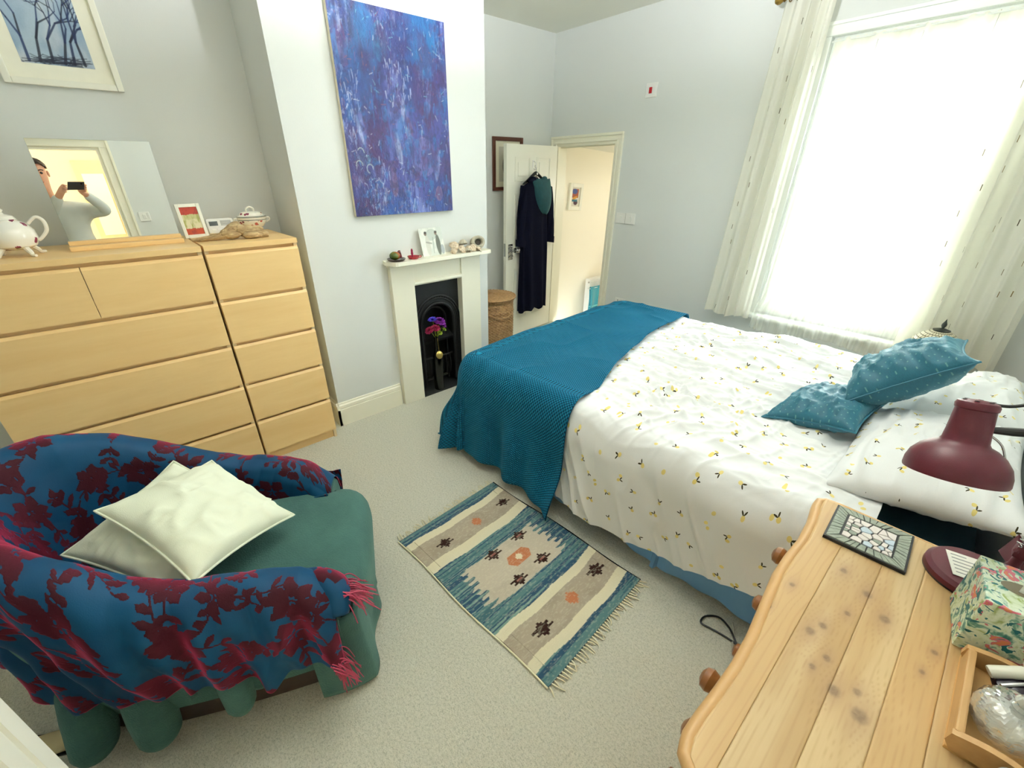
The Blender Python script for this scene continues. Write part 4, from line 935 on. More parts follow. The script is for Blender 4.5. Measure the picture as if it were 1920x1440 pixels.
k_ = rr_+0.004*np.sin(an*40+np.arange(n)[:, None]*np.pi)
P[..., 0] = bc[0]+k_*np.cos(an); P[..., 1] = bc[1]+k_*np.sin(an); P[..., 2] = zz+0.002*np.sin(an*60+np.arange(n)[:, None]*2.0)
mb = MB(); mb.grid(P, True); mb.build('lid', M['wicker'], t, True)
mb = MB(); mb.tube([(bc[0]+bR*1.07*math.cos(a), bc[1]+bR*1.07*math.sin(a), bH+.008+.003*math.sin(a*40)) for a in np.linspace(0, 2*math.pi, 100)[:-1]], .009, 8, closed=True); mb.build('lid_rim', M['wicker'], t, True)
mb = MB(); mb.tube([(bc[0]+bR*(1.02+.10*math.sin((a+.9)/1.3*math.pi))*math.cos(a), bc[1]+bR*(1.02+.10*math.sin((a+.9)/1.3*math.pi))*math.sin(a), .53-.03*math.sin((a+.9)/1.3*math.pi)) for a in np.linspace(-.9, .4, 20)], .006, 8); mb.build('handle', M['wicker'], t, True)

# ------------------------------------------------------------------ robe on the door
HK = Dp(dL*0.5, 0.055, 1.775)
t = thing('coat_hanger', 'black plastic coat hanger hooked on the open door', 'hanger', HK)
def DD(a, n, z): return Dp(dL*0.5+a, n, z)
mb = MB(); mb.tube([DD(0.0, .055, 1.768), DD(.012, .055, 1.782), DD(0, .055, 1.795), DD(-.014, .055, 1.78), DD(-.004, .06, 1.755), DD(0, .06, 1.735)], .0025, 8); mb.build('hook', M['chrome'], t)
mb = MB(); mb.tube([DD(-.20, .06, 1.62), DD(-.12, .06, 1.66), DD(-.05, .06, 1.70), DD(0, .06, 1.72), DD(.05, .06, 1.70), DD(.12, .06, 1.66), DD(.20, .06, 1.62)], [.008, .012, .014, .018, .014, .012, .008], 10); mb.build('shoulder_bar', M['black'], t, True)
MB().lathe([(0, 0), (.012, 0), (.012, .002), (0, .002)], (0, 0, 0), 16, mtx=Matrix.Translation(DD(0, .079, 1.715)) @ dmtx.to_3x3().to_4x4() @ Matrix.Rotation(-hs*math.pi/2, 4, 'X')).build('badge', M['plastic'], t)
g = G('navy_velour'); o = g.coord(); M['navy'] = g.surf(g.bsdf(base=g.mix(g.noise(o, 30, 3), c(5, 7, 20), c(10, 13, 32)), rough=0.95, spec=0.1, sheen=0.12, sheen_tint=c(40, 50, 90), normal=g.bump(g.noise(o, 260, 2), 0.4, 0.003)))
g = G('teal_velour'); o = g.coord(); M['hood'] = g.surf(g.bsdf(base=g.mix(g.noise(o, 30, 3), c(2, 46, 54), c(8, 74, 80)), rough=0.8, sheen=0.25, sheen_tint=c(120, 200, 200), normal=g.bump(g.noise(o, 260, 2), 0.3, 0.003)))
ROBE = thing('bathrobe', 'long navy velour robe with a teal hood hanging on the open door', 'robe', Dp(dL*0.5, 0.06, 0.25))
def robe_sheet(name, fn, n, m, mat, parent, thick=0.008):
    P = np.zeros((n, m, 3))
    for i in range(n):
        for j in range(m): P[i, j] = fn(i/(n-1), j/(m-1))
    mb = MB(); mb.grid(P, True); o = mb.build(name, mat, parent, True); return o
# body: flattened tube from shoulders to hem
def body(s_, q):
    a = 2*math.pi*q; z = 1.655-1.36*s_
    sh = math.sqrt(max(0, min(1, s_/0.045)))
    w_ = (0.215*sh if s_ < .06 else 0.215) - 0.02*math.sin(min(1, s_*2)*math.pi)+0.02*s_
    d_ = 0.012+0.035*sh+0.02*s_
    fold = 0.010*math.sin(a*9+3*s_)*min(1, s_*3)
    x = w_*math.copysign(abs(math.cos(a))**0.8, math.cos(a)); y = d_*math.sin(a)+fold
    if s_ > .9: z += 0.04*(math.sin(a) > 0)*max(0, 1-abs(x+.02)/.07)*(s_-.9)/.1 - .01*math.sin(a*5)
    return tuple(DD(-x*1.0+0.012, .075+max(-.04, y), z+0.035*(1-abs(math.cos(a)))*(1-sh)))
robe_sheet('robe_body', body, 70, 90, M['navy'], ROBE)
for sgn in (-1, 1):
    def sleeve(s_, q, sgn=sgn):
        a = 2*math.pi*q; z = 1.60-0.56*s_
        cx_ = sgn*(0.19+0.055*math.sin(s_*1.9)+(.03*s_ if sgn < 0 else -.01)); r_ = 0.062-0.008*s_+.006*math.sin(a*5+s_*9)
        return tuple(DD(cx_+r_*math.cos(a), .075+r_*0.55*math.sin(a), z+.012*math.cos(a)))
    sl = robe_sheet('sleeve', sleeve, 30, 28, M['navy'], ROBE)
    def cuff(s_, q, sgn=sgn):
        a = 2*math.pi*q; z = 1.085-0.07*s_; cx_ = sgn*(0.19+0.055*math.sin(1.75)+(.027 if sgn < 0 else -.01)); r_ = 0.066
        return tuple(DD(cx_+r_*math.cos(a), .075+r_*0.62*math.sin(a), z+.012*math.cos(a)))
    robe_sheet('cuff', cuff, 8, 28, M['navy'], sl)
# hood: draped scoop on the room side
def hood(s_, q):
    a = 2*math.pi*q; z = 1.665-0.34*s_
    w_ = 0.128*math.sqrt(max(0.0, 1-(max(0, s_-.12)/.88)**2.2))+.012
    x = w_*math.cos(a)-.05*s_; y = .075+.05*math.sin(s_*2.6)*max(0, math.sin(a))+.035+.003*math.sin(a*5+s_*8)*s_+.025*math.sin(a)
    return tuple(DD(x-.035, y, z+.004*math.sin(a*3)))
robe_sheet('hood', hood, 40, 48, M['hood'], ROBE)
for sgn in (-1, 1):
    mb = MB(); mb.tube([DD(sgn*.03-.0, .10, 1.62), DD(sgn*.07, .105, 1.66), DD(sgn*.11, .095, 1.665), DD(sgn*.15, .085, 1.645)], [.015, .024, .026, .015], 12); mb.build('collar_roll', M['hood'] if sgn < 0 else M['navy'], ROBE, True)

# ------------------------------------------------------------------ bed
BO = Vector((1.03, 0.67, 0)); BA = math.radians(2.5); be1 = Vector((math.cos(BA), math.sin(BA), 0)); be2 = Vector((-math.sin(BA), math.cos(BA), 0))
BL, BW, BZ = 2.46, 1.80, 0.60
def bedm(): return Matrix(((be1.x, be2.x, 0, BO.x), (be1.y, be2.y, 0, BO.y), (0, 0, 1, 0), (0, 0, 0, 1)))
BM = bedm()
def bedw(a, b, z): return BO.x+be1.x*a+be2.x*b, BO.y+be1.y*a+be2.y*b, z
g = G('dark_teal_sheet'); o = g.coord(); M['tealsheet'] = g.surf(g.bsdf(base=g.mix(g.noise(o, 9, 3), c(2, 44, 58), c(8, 62, 76)), rough=0.85))
g = G('blue_valance_cotton'); o = g.coord(); M['valance'] = g.surf(g.bsdf(base=g.mix(g.noise(o, 5, 3), c(104, 156, 206), c(132, 180, 222)), rough=0.85, normal=g.bump(g.noise(o, 300, 2), 0.1, 0.002)))
BED = thing('bed', 'double divan bed with a dark teal sheet and a pale blue valance', 'bed', (2.2, 1.6, 0))
MB().box((0.16, 0.05, 0.04), (BL-0.02, BW-0.05, 0.33), 0.02, BM).build('divan_base', M['valance'], BED)
MB().box((0.13, 0.03, 0.33), (BL-0.02, BW-0.03, 0.575), 0.06, BM).build('mattress', M['tealsheet'], BED, True)
for a, b in ((.25, .2), (BL-.2, .2), (.25, BW-.2), (BL-.2, BW-.2)): MB().lathe([(0, 0), (.03, 0), (.035, .045), (0, .045)], bedw(a, b, 0), 14).build('castor', M['black'], BED)
# valance skirt around near side and foot
path = [(BL-0.02-2.31*i/260, 0.012) for i in range(261)]+[(0.13, 0.03+1.74*i/190) for i in range(191)]
n = 16; P = np.zeros((n, len(path), 3))
for j, (a, b) in enumerate(path):
    s_ = j*0.0092
    for i in range(n):
        q = i/(n-1); w_ = (0.010*math.sin(s_*14+1.5*math.sin(s_*3))+0.006*math.sin(s_*37))*q+.016*q*math.sin(s_*2.3)
        kick = 0.03*q*q if abs(((s_-.93) % 2.2)) < .03 else 0
        da, db = (0, -(w_+kick)-0.012*q) if j <= 260 else (-(w_)-.012*q, 0)
        P[i, j] = bedw(a+da, b+db, 0.36-0.345*q-0.006*math.sin(s_*9)*q)
mb = MB(); mb.grid(P); mb.build('valance_skirt', M['valance'], BED, True)

RR = 0.115
def hang(o):
    """overhang length -> (outward, drop) around a rounded edge"""
    lim = RR*np.pi/2; th = np.minimum(o, lim)/RR
    out = RR*np.sin(th)+np.maximum(0, o-lim)*0.07; drop = RR*(1-np.cos(th))+np.maximum(0, o-lim)*0.997
    return out, drop
def drape(a, b, z0, lift, seed, ripple=0.02, rf=9.0, foot=True):
    """cloth laid over the bed: a,b arc coordinates, negative or beyond BW hang down"""
    ia = RR*0.6; a0 = ia+.115 if foot else -9; b0 = ia; b1 = BW-ia
    oa = np.maximum(0, a0-a); ob = np.maximum(0, b0-b); of = np.maximum(0, b-b1)
    oy = ob+of; sy = np.where(of > 0, 1.0, -1.0)
    p = 2.2; o = (oa**p+oy**p)**(1/p)+1e-9
    L = np.hypot(oa, oy)+1e-9; dxa = -oa/L; dyb = sy*oy/L
    out, drop = hang(o)
    ang = np.arctan2(oy, oa); per = np.where(oa > 1e-6, np.where(oy > 1e-6, ang*1.1, b), a)
    rp = ripple*sstep(0.08, 0.4, drop)*(np.sin(per*rf*2+seed+1.2*np.sin(per*5+seed))+.5*np.sin(per*rf*4.3+seed*2))
    corner = sstep(.05, .3, np.minimum(oa, oy))
    out = out+.07*np.maximum(0, drop-.05)*np.clip(oa/(oa+oy+1e-6), 0, 1)+rp*(1+1.8*corner)+lift+corner*0.015*drop/.5
    A_ = np.maximum(a, a0)+dxa*out; B_ = np.clip(b, b0, b1)+dyb*out
    Z_ = z0-drop+lift*(1-sstep(0, .2, drop))
    return A_, B_, Z_
# duvet -----------------------------------------------------------------
g = G('lemon_print_cotton'); uvn = g.coord('UV')
vo_ = g.n('TexVoronoi', {'Vector': uvn, 'Scale': 9.6, 'Randomness': 0.7}, voronoi_dimensions='2D')
dl = g.vm('SUBTRACT', uvn, vo_.outputs['Position']); rc = g.sep(vo_.outputs['Color'])
angv = g.math('MULTIPLY', rc[0], 6.283)
rot = g.n('VectorRotate', {'Vector': dl, 'Angle': angv}, rotation_type='Z_AXIS').outputs[0]
def ellm(cx_, cy_, a, b, an=0.0):
    v = g.vm('SUBTRACT', rot, (cx_, cy_, 0)); v = g.n('VectorRotate', {'Vector': v, 'Angle': an}, rotation_type='Z_AXIS').outputs[0]
    v = g.vm('MULTIPLY', v, (1/a, 1/b, 0)); return g.math('LESS_THAN', g.vm('LENGTH', v, out=1), 1.0)
lem = ellm(-.006, 0, .0085, .0068)
lem2 = g.math('MULTIPLY', ellm(.008, .016, .0085, .0068, .6), g.math('GREATER_THAN', rc[1], .5)); lem = g.math('MAXIMUM', lem, lem2)
leaf = g.math('MAXIMUM', ellm(.0075, .005, .008, .0026, -.6), ellm(.0075, -.005, .0075, .0026, .6)); leaf = g.math('MULTIPLY', leaf, g.math('GREATER_THAN', rc[2], .22))
wv = g.noise(g.mapv(uvn, (300, 300, 1)), 1.0, 2)
cc = g.mix(wv, c(231, 232, 232), c(223, 225, 226)); cc = g.mix(lem, cc, g.mix(rc[1], c(228, 212, 142), c(216, 198, 120))); cc = g.mix(leaf, cc, c(62, 56, 34))
M['lemon'] = g.surf(g.bsdf(base=cc, rough=0.85, spec=0.15, normal=g.bump(wv, 0.05, 0.001)))
na, nb = 300, 330
aa = np.linspace(0.62, 2.16, na)[:, None]*np.ones((1, nb)); tt = np.ones((na, 1))*np.linspace(0, 1, nb)[None]
near_len = 0.475-0.19*sstep(1.55, 2.1, aa)+0.015*np.sin(aa*7)
bb = -near_len+(BW+near_len+0.30)*tt
puff = 0.03+0.035*fbm(aa*2.1, bb*2.1, 3, 2)
A_, B_, Z_ = drape(aa, bb, BZ+0.015, 0.03, 1.3, 0.014, 5.0, foot=False)
top = 1-sstep(.0, .14, (BZ+0.015+.03)-Z_)
wr = np.zeros_like(aa)
for (cx_, cy_, fx, fy, an, am, sd, rad2) in ((1.5, 1.0, 1.7, 15, .10, .020, 3, .9), (1.6, 1.2, 2.2, 24, -.12, .012, 7, .8), (1.25, .45, 5, 17, .75, .020, 12, .07), (1.32, .42, 7, 22, -.5, .016, 14, .06), (1.95, .7, 2.5, 19, 1.35, .016, 15, .12), (1.45, .3, 3, 18, 1.1, .012, 18, .15), (1.3, 1.5, 2.5, 17, .3, .012, 21, .3)):
    u_ = math.cos(an)*aa+math.sin(an)*bb; v_ = -math.sin(an)*aa+math.cos(an)*bb
    wgt = 0.15+np.exp(-((aa-cx_)**2+(bb-cy_)**2)/rad2)
    wr = wr+am*wgt*(ridge(u_*fx, v_*fy+1.6*vnoise(u_*4, v_*4, sd+4), sd)**2.2-.3)
side = (1-top); wr2 = 0.014*(ridge(aa*6+bb*3.5, bb*1.5-aa*.5, 33)**2-.3)+.010*(ridge(aa*13+bb*6, bb*2, 35)**2.5-.25)
Zt = Z_+top*(puff*0.8+1.45*wr)-0.02*sstep(1.98, 2.14, aa)*top
Bt = B_-side*(wr2*1.2+.02*fbm(aa*3, bb*2, 5, 2))*np.where(bb < BW/2, 1, -1)
under = sstep(1.02, .80, aa); Bt = Bt+side*under*0.05*np.where(bb < BW/2, 1, -1); Zt = Zt-under*top*.012
Pw = np.stack(bedw(aa*1.0, Bt, Zt), -1); Pw[..., 0] = BO.x+be1.x*aa+be2.x*Bt; Pw[..., 1] = BO.y+be1.y*aa+be2.y*Bt; Pw[..., 2] = Zt
o = mesh('duvet', Pw.reshape(-1, 3), gridfaces(na, nb), M['lemon'], None, True, uv=np.stack([aa, bb], -1).reshape(-1, 2))
tag(o, 'white duvet printed with small lemons spread rumpled over the bed', 'duvet')
# teal throw -------------------------------------------------------------
g = G('teal_waffle_fleece'); uvn = g.coord('UV'); su = g.sep(uvn)
k1 = g.math('SINE', g.math('MULTIPLY', su[0], 2*math.pi/0.018)); k2 = g.math('SINE', g.math('MULTIPLY_ADD', su[1], 2*math.pi/0.014, g.math('MULTIPLY', g.math('GREATER_THAN', k1, 0), math.pi)))
waf = g.math('MULTIPLY_ADD', g.math('MULTIPLY', g.math('ABSOLUTE', k1), g.math('ADD', k2, 1)), 0.5, 0.0)
ln = g.noise(uvn, 4, 3, 0.6)
cc = g.mix(g.math('POWER', waf, 0.8), c(0, 38, 62), c(14, 138, 178)); cc = g.mix(g.math('MULTIPLY', ln, 0.35), cc, c(0, 84, 118))
M['teal'] = g.surf(g.bsdf(base=cc, rough=0.8, spec=.2, sheen=0.22, sheen_tint=c(60, 170, 220), sheen_rough=0.35, normal=g.bump(waf, 0.9, 0.005)))
na, nb = 190, 330
tt = np.ones((na, 1))*np.linspace(0, 1, nb)[None]; ss = np.linspace(0, 1, na)[:, None]*np.ones((1, nb))
bb = -0.55+(BW+0.55+0.33)*tt
edge = np.interp(bb, [-.53, -.3, .0, .2, .55, 1.1, 1.8, 2.2], [.99, .99, .99, .97, .86, .74, .70, .68])
aa = -0.46+(edge+0.46)*ss
A_, B_, Z_ = drape(aa, bb, BZ+0.018, 0.048, 4.1, 0.026, 7.0, foot=True)
top = 1-sstep(.0, .14, (BZ+.018+.048)-Z_)
puff = 0.03+0.035*fbm((A_)*2.1, B_*2.1, 3, 2)
Z_ = Z_+top*(puff*0.75+.010*(ridge(aa*5, bb*5, 51)**2-.3)+0.012*sstep(0, .6, bb)*sstep(1.9, 1.2, bb))
tug = sstep(.05, .35, np.maximum(0, -bb))*sstep(.3, 0.0, edge-aa)
B_ = B_-0.09*tug*sstep(.25, .55, -bb); Z_ = np.maximum(0.03+.02*vnoise(aa*9, bb*9, 2), Z_-0.03*tug)
X = BO.x+be1.x*A_+be2.x*B_; Y = BO.y+be1.y*A_+be2.y*B_
o = mesh('throw_blanket', np.stack([X, Y, Z_], -1).reshape(-1, 3), gridfaces(na, nb), M['teal'], None, True, uv=np.stack([aa, bb], -1).reshape(-1, 2))
o.modifiers.new('thickness', 'SOLIDIFY').thickness = 0.006
tag(o, 'teal waffle-textured fleece blanket spread over the foot of the bed', 'blanket')

# pillows and cushions ---------------------------------------------------
def pillow(name, label, cat, mtx, w_, h_, t_, mat, group=None, n=44, seam=None, wr=0.006, seed=0, uvs=1.0, corner=0.10, sag=None):
    gv = np.linspace(-1, 1, n); U, V = np.meshgrid(gv, gv, indexing='ij')
    pin = 1-corner*(1-np.abs(U)**2)*(V**2)*0.8; pin2 = 1-corner*(1-np.abs(V)**2)*(U**2)*0.8
    Xp = U*w_/2*pin2; Yp = V*h_/2*pin
    prof = (np.clip(1-np.abs(U)**2.6, 0, 1)*np.clip(1-np.abs(V)**2.6, 0, 1))**0.55
    wrk = wr*(ridge(U*3+V, V*3-U, seed+2)**2-.3+1.2*(ridge(U*7, V*2.4, seed+5)**3-.2))*np.minimum(1, prof*2)
    top = np.stack([Xp, Yp, prof*t_/2+wrk], -1).reshape(-1, 3); bot = np.stack([Xp, Yp, -prof*t_/2*0.9-wrk*.4], -1).reshape(-1, 3)
    if sag is not None: top[:, 2] += sag*(top[:, 0]/w_*2)**2; bot[:, 2] += sag*(bot[:, 0]/w_*2)**2
    f = gridfaces(n, n); f2 = [tuple(reversed([i+n*n for i in q])) for q in f]
    rim = [i for i in range(n)]; 
    V_ = [tuple(mtx @ Vector(v)) for v in np.concatenate([top, bot])]
    uv = np.stack([np.tile(Xp.ravel(), 2), np.tile(Yp.ravel(), 2)], 1)*uvs+seed*.31
    o = mesh(name, V_, f+f2, mat, None, True, uv=uv); bm = bmesh.new(); bm.from_mesh(o.data); bmesh.ops.remove_doubles(bm, verts=bm.verts[:], dist=1e-5); bm.to_mesh(o.data); bm.free()
    tag(o, label, cat, group)
    if seam is not None:
        pts = [(-1+2*i/(n-1), -1) for i in range(n)]+[(1, -1+2*i/(n-1)) for i in range(1, n)]+[(1-2*i/(n-1), 1) for i in range(1, n)]+[(-1, 1-2*i/(n-1)) for i in range(1, n-1)]
        ln = []
        for (u_, v_) in pts:
            p_ = 1-corner*(1-abs(u_)**2)*(v_**2)*.8; p2 = 1-corner*(1-abs(v_)**2)*(u_**2)*.8
            ln.append(mtx @ Vector((u_*w_/2*p2*1.008, v_*h_/2*p_*1.008, (sag or 0)*u_*u_)))
        mb = MB(); mb.tube(ln, 0.0042, 6, closed=True); mb.build('piping', seam, o, True)
    return o
def pose(loc, rz=0, rx=0, ry=0): return Matrix.Translation(Vector(loc)) @ Matrix.Rotation(math.radians(rz), 4, 'Z') @ Matrix.Rotation(math.radians(ry), 4, 'Y') @ Matrix.Rotation(math.radians(rx), 4, 'X')
pillow('pillow', 'white lemon-printed pillow at the dresser side of the bed head', 'pillow', pose((3.235, 1.325, .725), 2, 0, -10), .50, .80, .22, M['lemon'], 'bed pillows', 50, seed=3, wr=.014, uvs=1.3)
pillow('pillow', 'white lemon-printed pillow at the window side of the bed head', 'pillow', pose((3.235, 2.12, .70), 3, 0, -10), .50, .76, .20, M['lemon'], 'bed pillows', 50, seed=8, wr=.014, uvs=1.3)
g = G('teal_dotted_cushion'); uvn = g.coord('UV')
pv = g.mapv(uvn, (1, 1, 1), rot=(0, 0, .785)); pm = g.vm('SUBTRACT', g.vm('FRACTION', g.vm('MULTIPLY', pv, (44, 44, 1))), (.5, .5, 0)); ps = g.sep(pm)
dd_ = g.math('LESS_THAN', g.math('ADD', g.math('ABSOLUTE', ps[0]), g.math('ABSOLUTE', ps[1])), 0.15)
cc = g.mix(g.noise(uvn, 300, 2), c(6, 70, 92), c(16, 98, 118)); cc = g.mix(dd_, cc, c(84, 130, 130))
M['cushion_teal'] = g.surf(g.bsdf(base=cc, rough=0.55, sheen=0.3, sheen_tint=c(150, 210, 225), normal=g.bump(g.noise(uvn, 500, 2), 0.2, .002)))
def corner_pose(pa, pb, pd):
    pa, pb, pd = map(Vector, (pa, pb, pd)); x = (pb-pa).normalized(); z = x.cross(pd-pa).normalized(); y = z.cross(x); ce = (pb+pd)/2
    return Matrix(((x.x, y.x, z.x, ce.x), (x.y, y.y, z.y, ce.y), (x.z, y.z, z.z, ce.z), (0, 0, 0, 1)))
pillow('cushion', 'teal dotted cushion lying flatter on the duvet', 'cushion', corner_pose((2.705, 1.30, .685), (3.02, 1.26, .77), (2.70, 1.74, .70)), .36, .45, .15, M['cushion_teal'], 'teal cushions on the bed', 48, M['cushion_teal'], .012, 4, corner=.16)
pillow('cushion', 'teal dotted cushion propped up against the bed pillows', 'cushion', corner_pose((2.905, 1.44, .80), (3.195, 1.50, 1.055), (2.895, 1.86, .80)), .43, .45, .21, M['cushion_teal'], 'teal cushions on the bed', 48, M['cushion_teal'], .014, 9, corner=.16)
# bedside mosaic lamp behind the bed
t = thing('mosaic_lamp', 'round mosaic glass lamp with a dark metal finial behind the teal cushions', 'lamp', (3.06, 2.93, 0))
MB().box((2.86, 2.70, 0), (3.3, 2.96, .5), .01).build('plinth', M['pinebody'], t)
lc = (3.06, 2.86, .74)
MB().lathe([(0, -.24), (.06, -.24), (.06, -.225), (.025, -.215), (.02, -.12)], lc, 20).build('base', M['brass'], t, True)
g = G('amber_mosaic_glass'); M['mosaic'] = g.surf(g.bsdf(base=g.mix(g.noise(g.coord(), 40, 2), c(206, 196, 160), c(240, 236, 214)), rough=0.15))
mb = MB(); nA, nB = 30, 14; rl, zl = .115, .115
for i in range(nB):
    for j in range(nA):
        t0, t1 = math.pi*(.10+.8*i/nB), math.pi*(.10+.8*(i+.80)/nB); off = .5*(i % 2)
        p0, p1 = 2*math.pi*(j+off)/nA, 2*math.pi*(j+off+.80)/nA
        mb.add([(lc[0]+rl*math.sin(th)*math.cos(ph), lc[1]+rl*math.sin(th)*math.sin(ph), lc[2]+zl*math.cos(th)) for th, ph in ((t0, p0), (t1, p0), (t1, p1), (t0, p1))], [(0, 1, 2, 3)])
mb.build('mosaic_pieces', M['mosaic'], t)['kind'] = 'stuff'
MB().lathe([(max(.001, .112*math.sin(math.pi*k/24)), .112*math.cos(math.pi*k/24)) for k in range(25)], lc, 36).build('dark_grout_globe', plain('dark_grout', c(84, 74, 52), 0.7), t, True)
MB().lathe([(.04, .108), (.042, .114), (.02, .122), (.006, .126), (.012, .14), (.012, .15), (.004, .17), (0, .185)], lc, 18).build('finial', plain('dark_bronze', c(56, 60, 58), 0.4, .7), t, True)

# ------------------------------------------------------------------ kilim rug
ro = np.array([1.606, -0.160]); ru = np.array([.9976, .069]); RL, RW = 1.0, 0.68; rv = np.array([-.06, .9982])
R_ = Ras(RL, RW, 0.0031, cn(178, 166, 148)); X, Y = R_.X, R_.Y
wob = .006*np.sin(Y*9+1)+.004*np.sin(Y*21); Xs = X+wob
tan = cn(176, 164, 146); cream = cn(226, 218, 190); blues = [cn(70, 106, 116), cn(92, 128, 130), cn(52, 84, 108), cn(120, 150, 142)]
thread = vnoise(X*420, Y*12, 3); 
def bandm(a, b): return ((Xs >= a) & (Xs < b)).astype(float)
R_.im[:] = tan; R_.put(sstep(.4, .7, fbm(X*12, Y*12, 6, 3)), cn(160, 148, 130), .6)
bl = np.zeros_like(R_.im); lv = np.clip((vnoise(X*70, Y*.8, 8)*.6+vnoise(X*150, Y*1.2, 9)*.4)*4, 0, 3.99).astype(int)
for i in range(4): bl[lv == i] = blues[i]
def blue(m): R_.im[:] = R_.im*(1-m[..., None])+bl*m[..., None]
for a, b in ((-.1, .062), (.942, 1.1)): blue(bandm(a, b))
for a, b in ((.062, .108), (.24, .30), (.722, .766), (.894, .942)): R_.put(bandm(a, b), cream)
for a, b in ((.30, .384), (.632, .722)): blue(bandm(a, b))
R_.put(bandm(.384, .632), cn(198, 188, 170)); R_.put(bandm(.384, .632)*sstep(.4, .7, fbm(X*14, Y*14, 16, 3)), cn(182, 172, 156), .6)
tooth = .06+.05*vnoise(X*70, Y*0, 4)+.035*(np.floor(X*62) % 2)
blue(bandm(.384, .632)*((Y < tooth) | (Y > RW-tooth*.95)))
def motif(cx_, cy_, s_, col, core=None, hook=True):
    gx = np.floor((X-cx_)/(.0105*s_)+.5); gy = np.floor((Y-cy_)/(.0125*s_)+.5); ax_, ay_ = np.abs(gx), np.abs(gy)
    m = (ax_+ay_ <= 3) & (ax_ <= 2) & (ay_ <= 2) | ((ay_ == 3) & (ax_ == 1)) & hook | ((ax_ == 3) & (ay_ == 0))
    if hook: m = m | ((gx == 1) & (gy == 4)) | ((gx == -1) & (gy == -4)) | ((gx == 1) & (gy == 3)) | ((gx == -1) & (gy == -3))
    R_.put(m.astype(float), col)
    if core is not None: R_.put(((ax_ <= 0) & (ay_ <= 1)).astype(float), core)
brn = cn(52, 30, 26); org = cn(190, 120, 84); pink = cn(150, 92, 84)
for u_, v_, cl in ((.177, .165, brn), (.177, .385, org), (.17, .60, brn)): motif(u_, v_, .85, cl, hook=cl is brn)
for u_, v_, cl in ((.835, .165, brn), (.832, .375, org), (.82, .58, brn)): motif(u_, v_, 1.0, cl, hook=cl is brn)
for u_, v_ in ((.408, .29), (.410, .475), (.592, .45), (.600, .275)): motif(u_, v_, .9, brn, pink)
hexm = ((np.abs(X-.505) < .036) & (np.abs(Y-.375) < .05+.025*(1-np.abs(X-.505)/.036)))
R_.put(hexm.astype(float), org); motif(.505, .375, .6, cn(226, 214, 186), hook=False)
R_.put(sstep(.6, .8, vnoise(X*300, Y*90, 2)), cn(232, 226, 200), .18)
h_, w2 = R_.im.shape[:2]
zz = .0075+.004*fbm(X*3, Y*3, 4, 2)+.005*sstep(.02, 0, Y)*np.sin(X*14)**2+.004*sstep(RW-.02, RW, Y)*np.sin(X*11)**2
edge_w = .006*np.sin(X*9)*((Y < .05)*1.0-(Y > RW-.05)*1.0)
PX = ro[0]+X*ru[0]+(Y+edge_w)*rv[0]; PY = ro[1]+X*ru[1]+(Y+edge_w)*rv[1]
g = G('woven_wool'); a_ = g.attr('paint'); uvn = g.coord('UV'); wv = g.math('SINE', g.math('MULTIPLY', g.sep(uvn)[0], 1600.0)); nz = g.noise(g.mapv(uvn, (500, 160, 1)), 1.0, 2)
M['kilim'] = g.surf(g.bsdf(base=g.mix(g.math('MULTIPLY', nz, .35), a_, g.mix(.5, a_, c(40, 44, 46))), rough=0.95, spec=.1, normal=g.bump(g.math('ADD', wv, nz), .35, .003)))
t = thing('kilim_rug', 'flat-woven fringed rug with blue bands and brown stepped motifs beside the bed', 'rug', (2.1, .2, 0))
o = mesh('woven_field', np.stack([PX, PY, zz], -1).reshape(-1, 3), gridfaces(h_, w2), M['kilim'], t, True, uv=np.stack([X, Y], -1).reshape(-1, 2), colr=R_.im.reshape(-1, 3))
sd = o.modifiers.new('thickness', 'SOLIDIFY'); sd.thickness = .005; sd.offset = -1
M['fringe'] = plain('cream_wool_fringe', c(226, 220, 192), .95)
rr = random.Random(5)
for sgn, u_ in ((-1, 0.0), (1, RL)):
    mb = MB()
    for k in range(44):
        v_ = (k+.5)/44*RW; L = rr.uniform(.022, .05); bnd = rr.uniform(-.02, .02)
        p0 = ro+ru*u_+rv*v_; p1 = p0+sgn*ru*L*.5+rv*bnd*.3; p2 = p0+sgn*ru*L+rv*bnd
        mb.tube([(p0[0], p0[1], .008), (p1[0], p1[1], .007+rr.uniform(0, .006)), (p2[0], p2[1], .004)], [.0035, .003, .002], 5)
    mb.build('fringe', M['fringe'], t, True)['kind'] = 'stuff'
for v_ in (-.004, RW+.004):
    mb = MB(); mb.tube([tuple(ro+ru*x_+rv*(v_+.006*math.sin(x_*9)*(1 if v_ < 0 else -1)))+(.008,) for x_ in np.linspace(0, RL, 50)], .004, 6); mb.build('selvedge', M['fringe'] if v_ < 0 else M['kilim'], t, True)

# ------------------------------------------------------------------ pine dresser
ZD = 0.85
fy = [-.36, -.342, -.311, -.265, -.208, -.125, -.037, .065, .173, .259, .346, .441, .52, .575]
fx = [3.125, 3.098, 3.090, 3.090, 3.093, 3.095, 3.091, 3.080, 3.068, 3.067, 3.071, 3.065, 3.053, 3.051]
def front(y): return float(np.interp(y, fy, fx))
DY0, DY1, DX1 = -0.36, 0.575, 3.485
DR = thing('dresser', 'pine chest of drawers with a wavy-fronted top and turned knobs', 'dresser', (3.3, .1, 0))
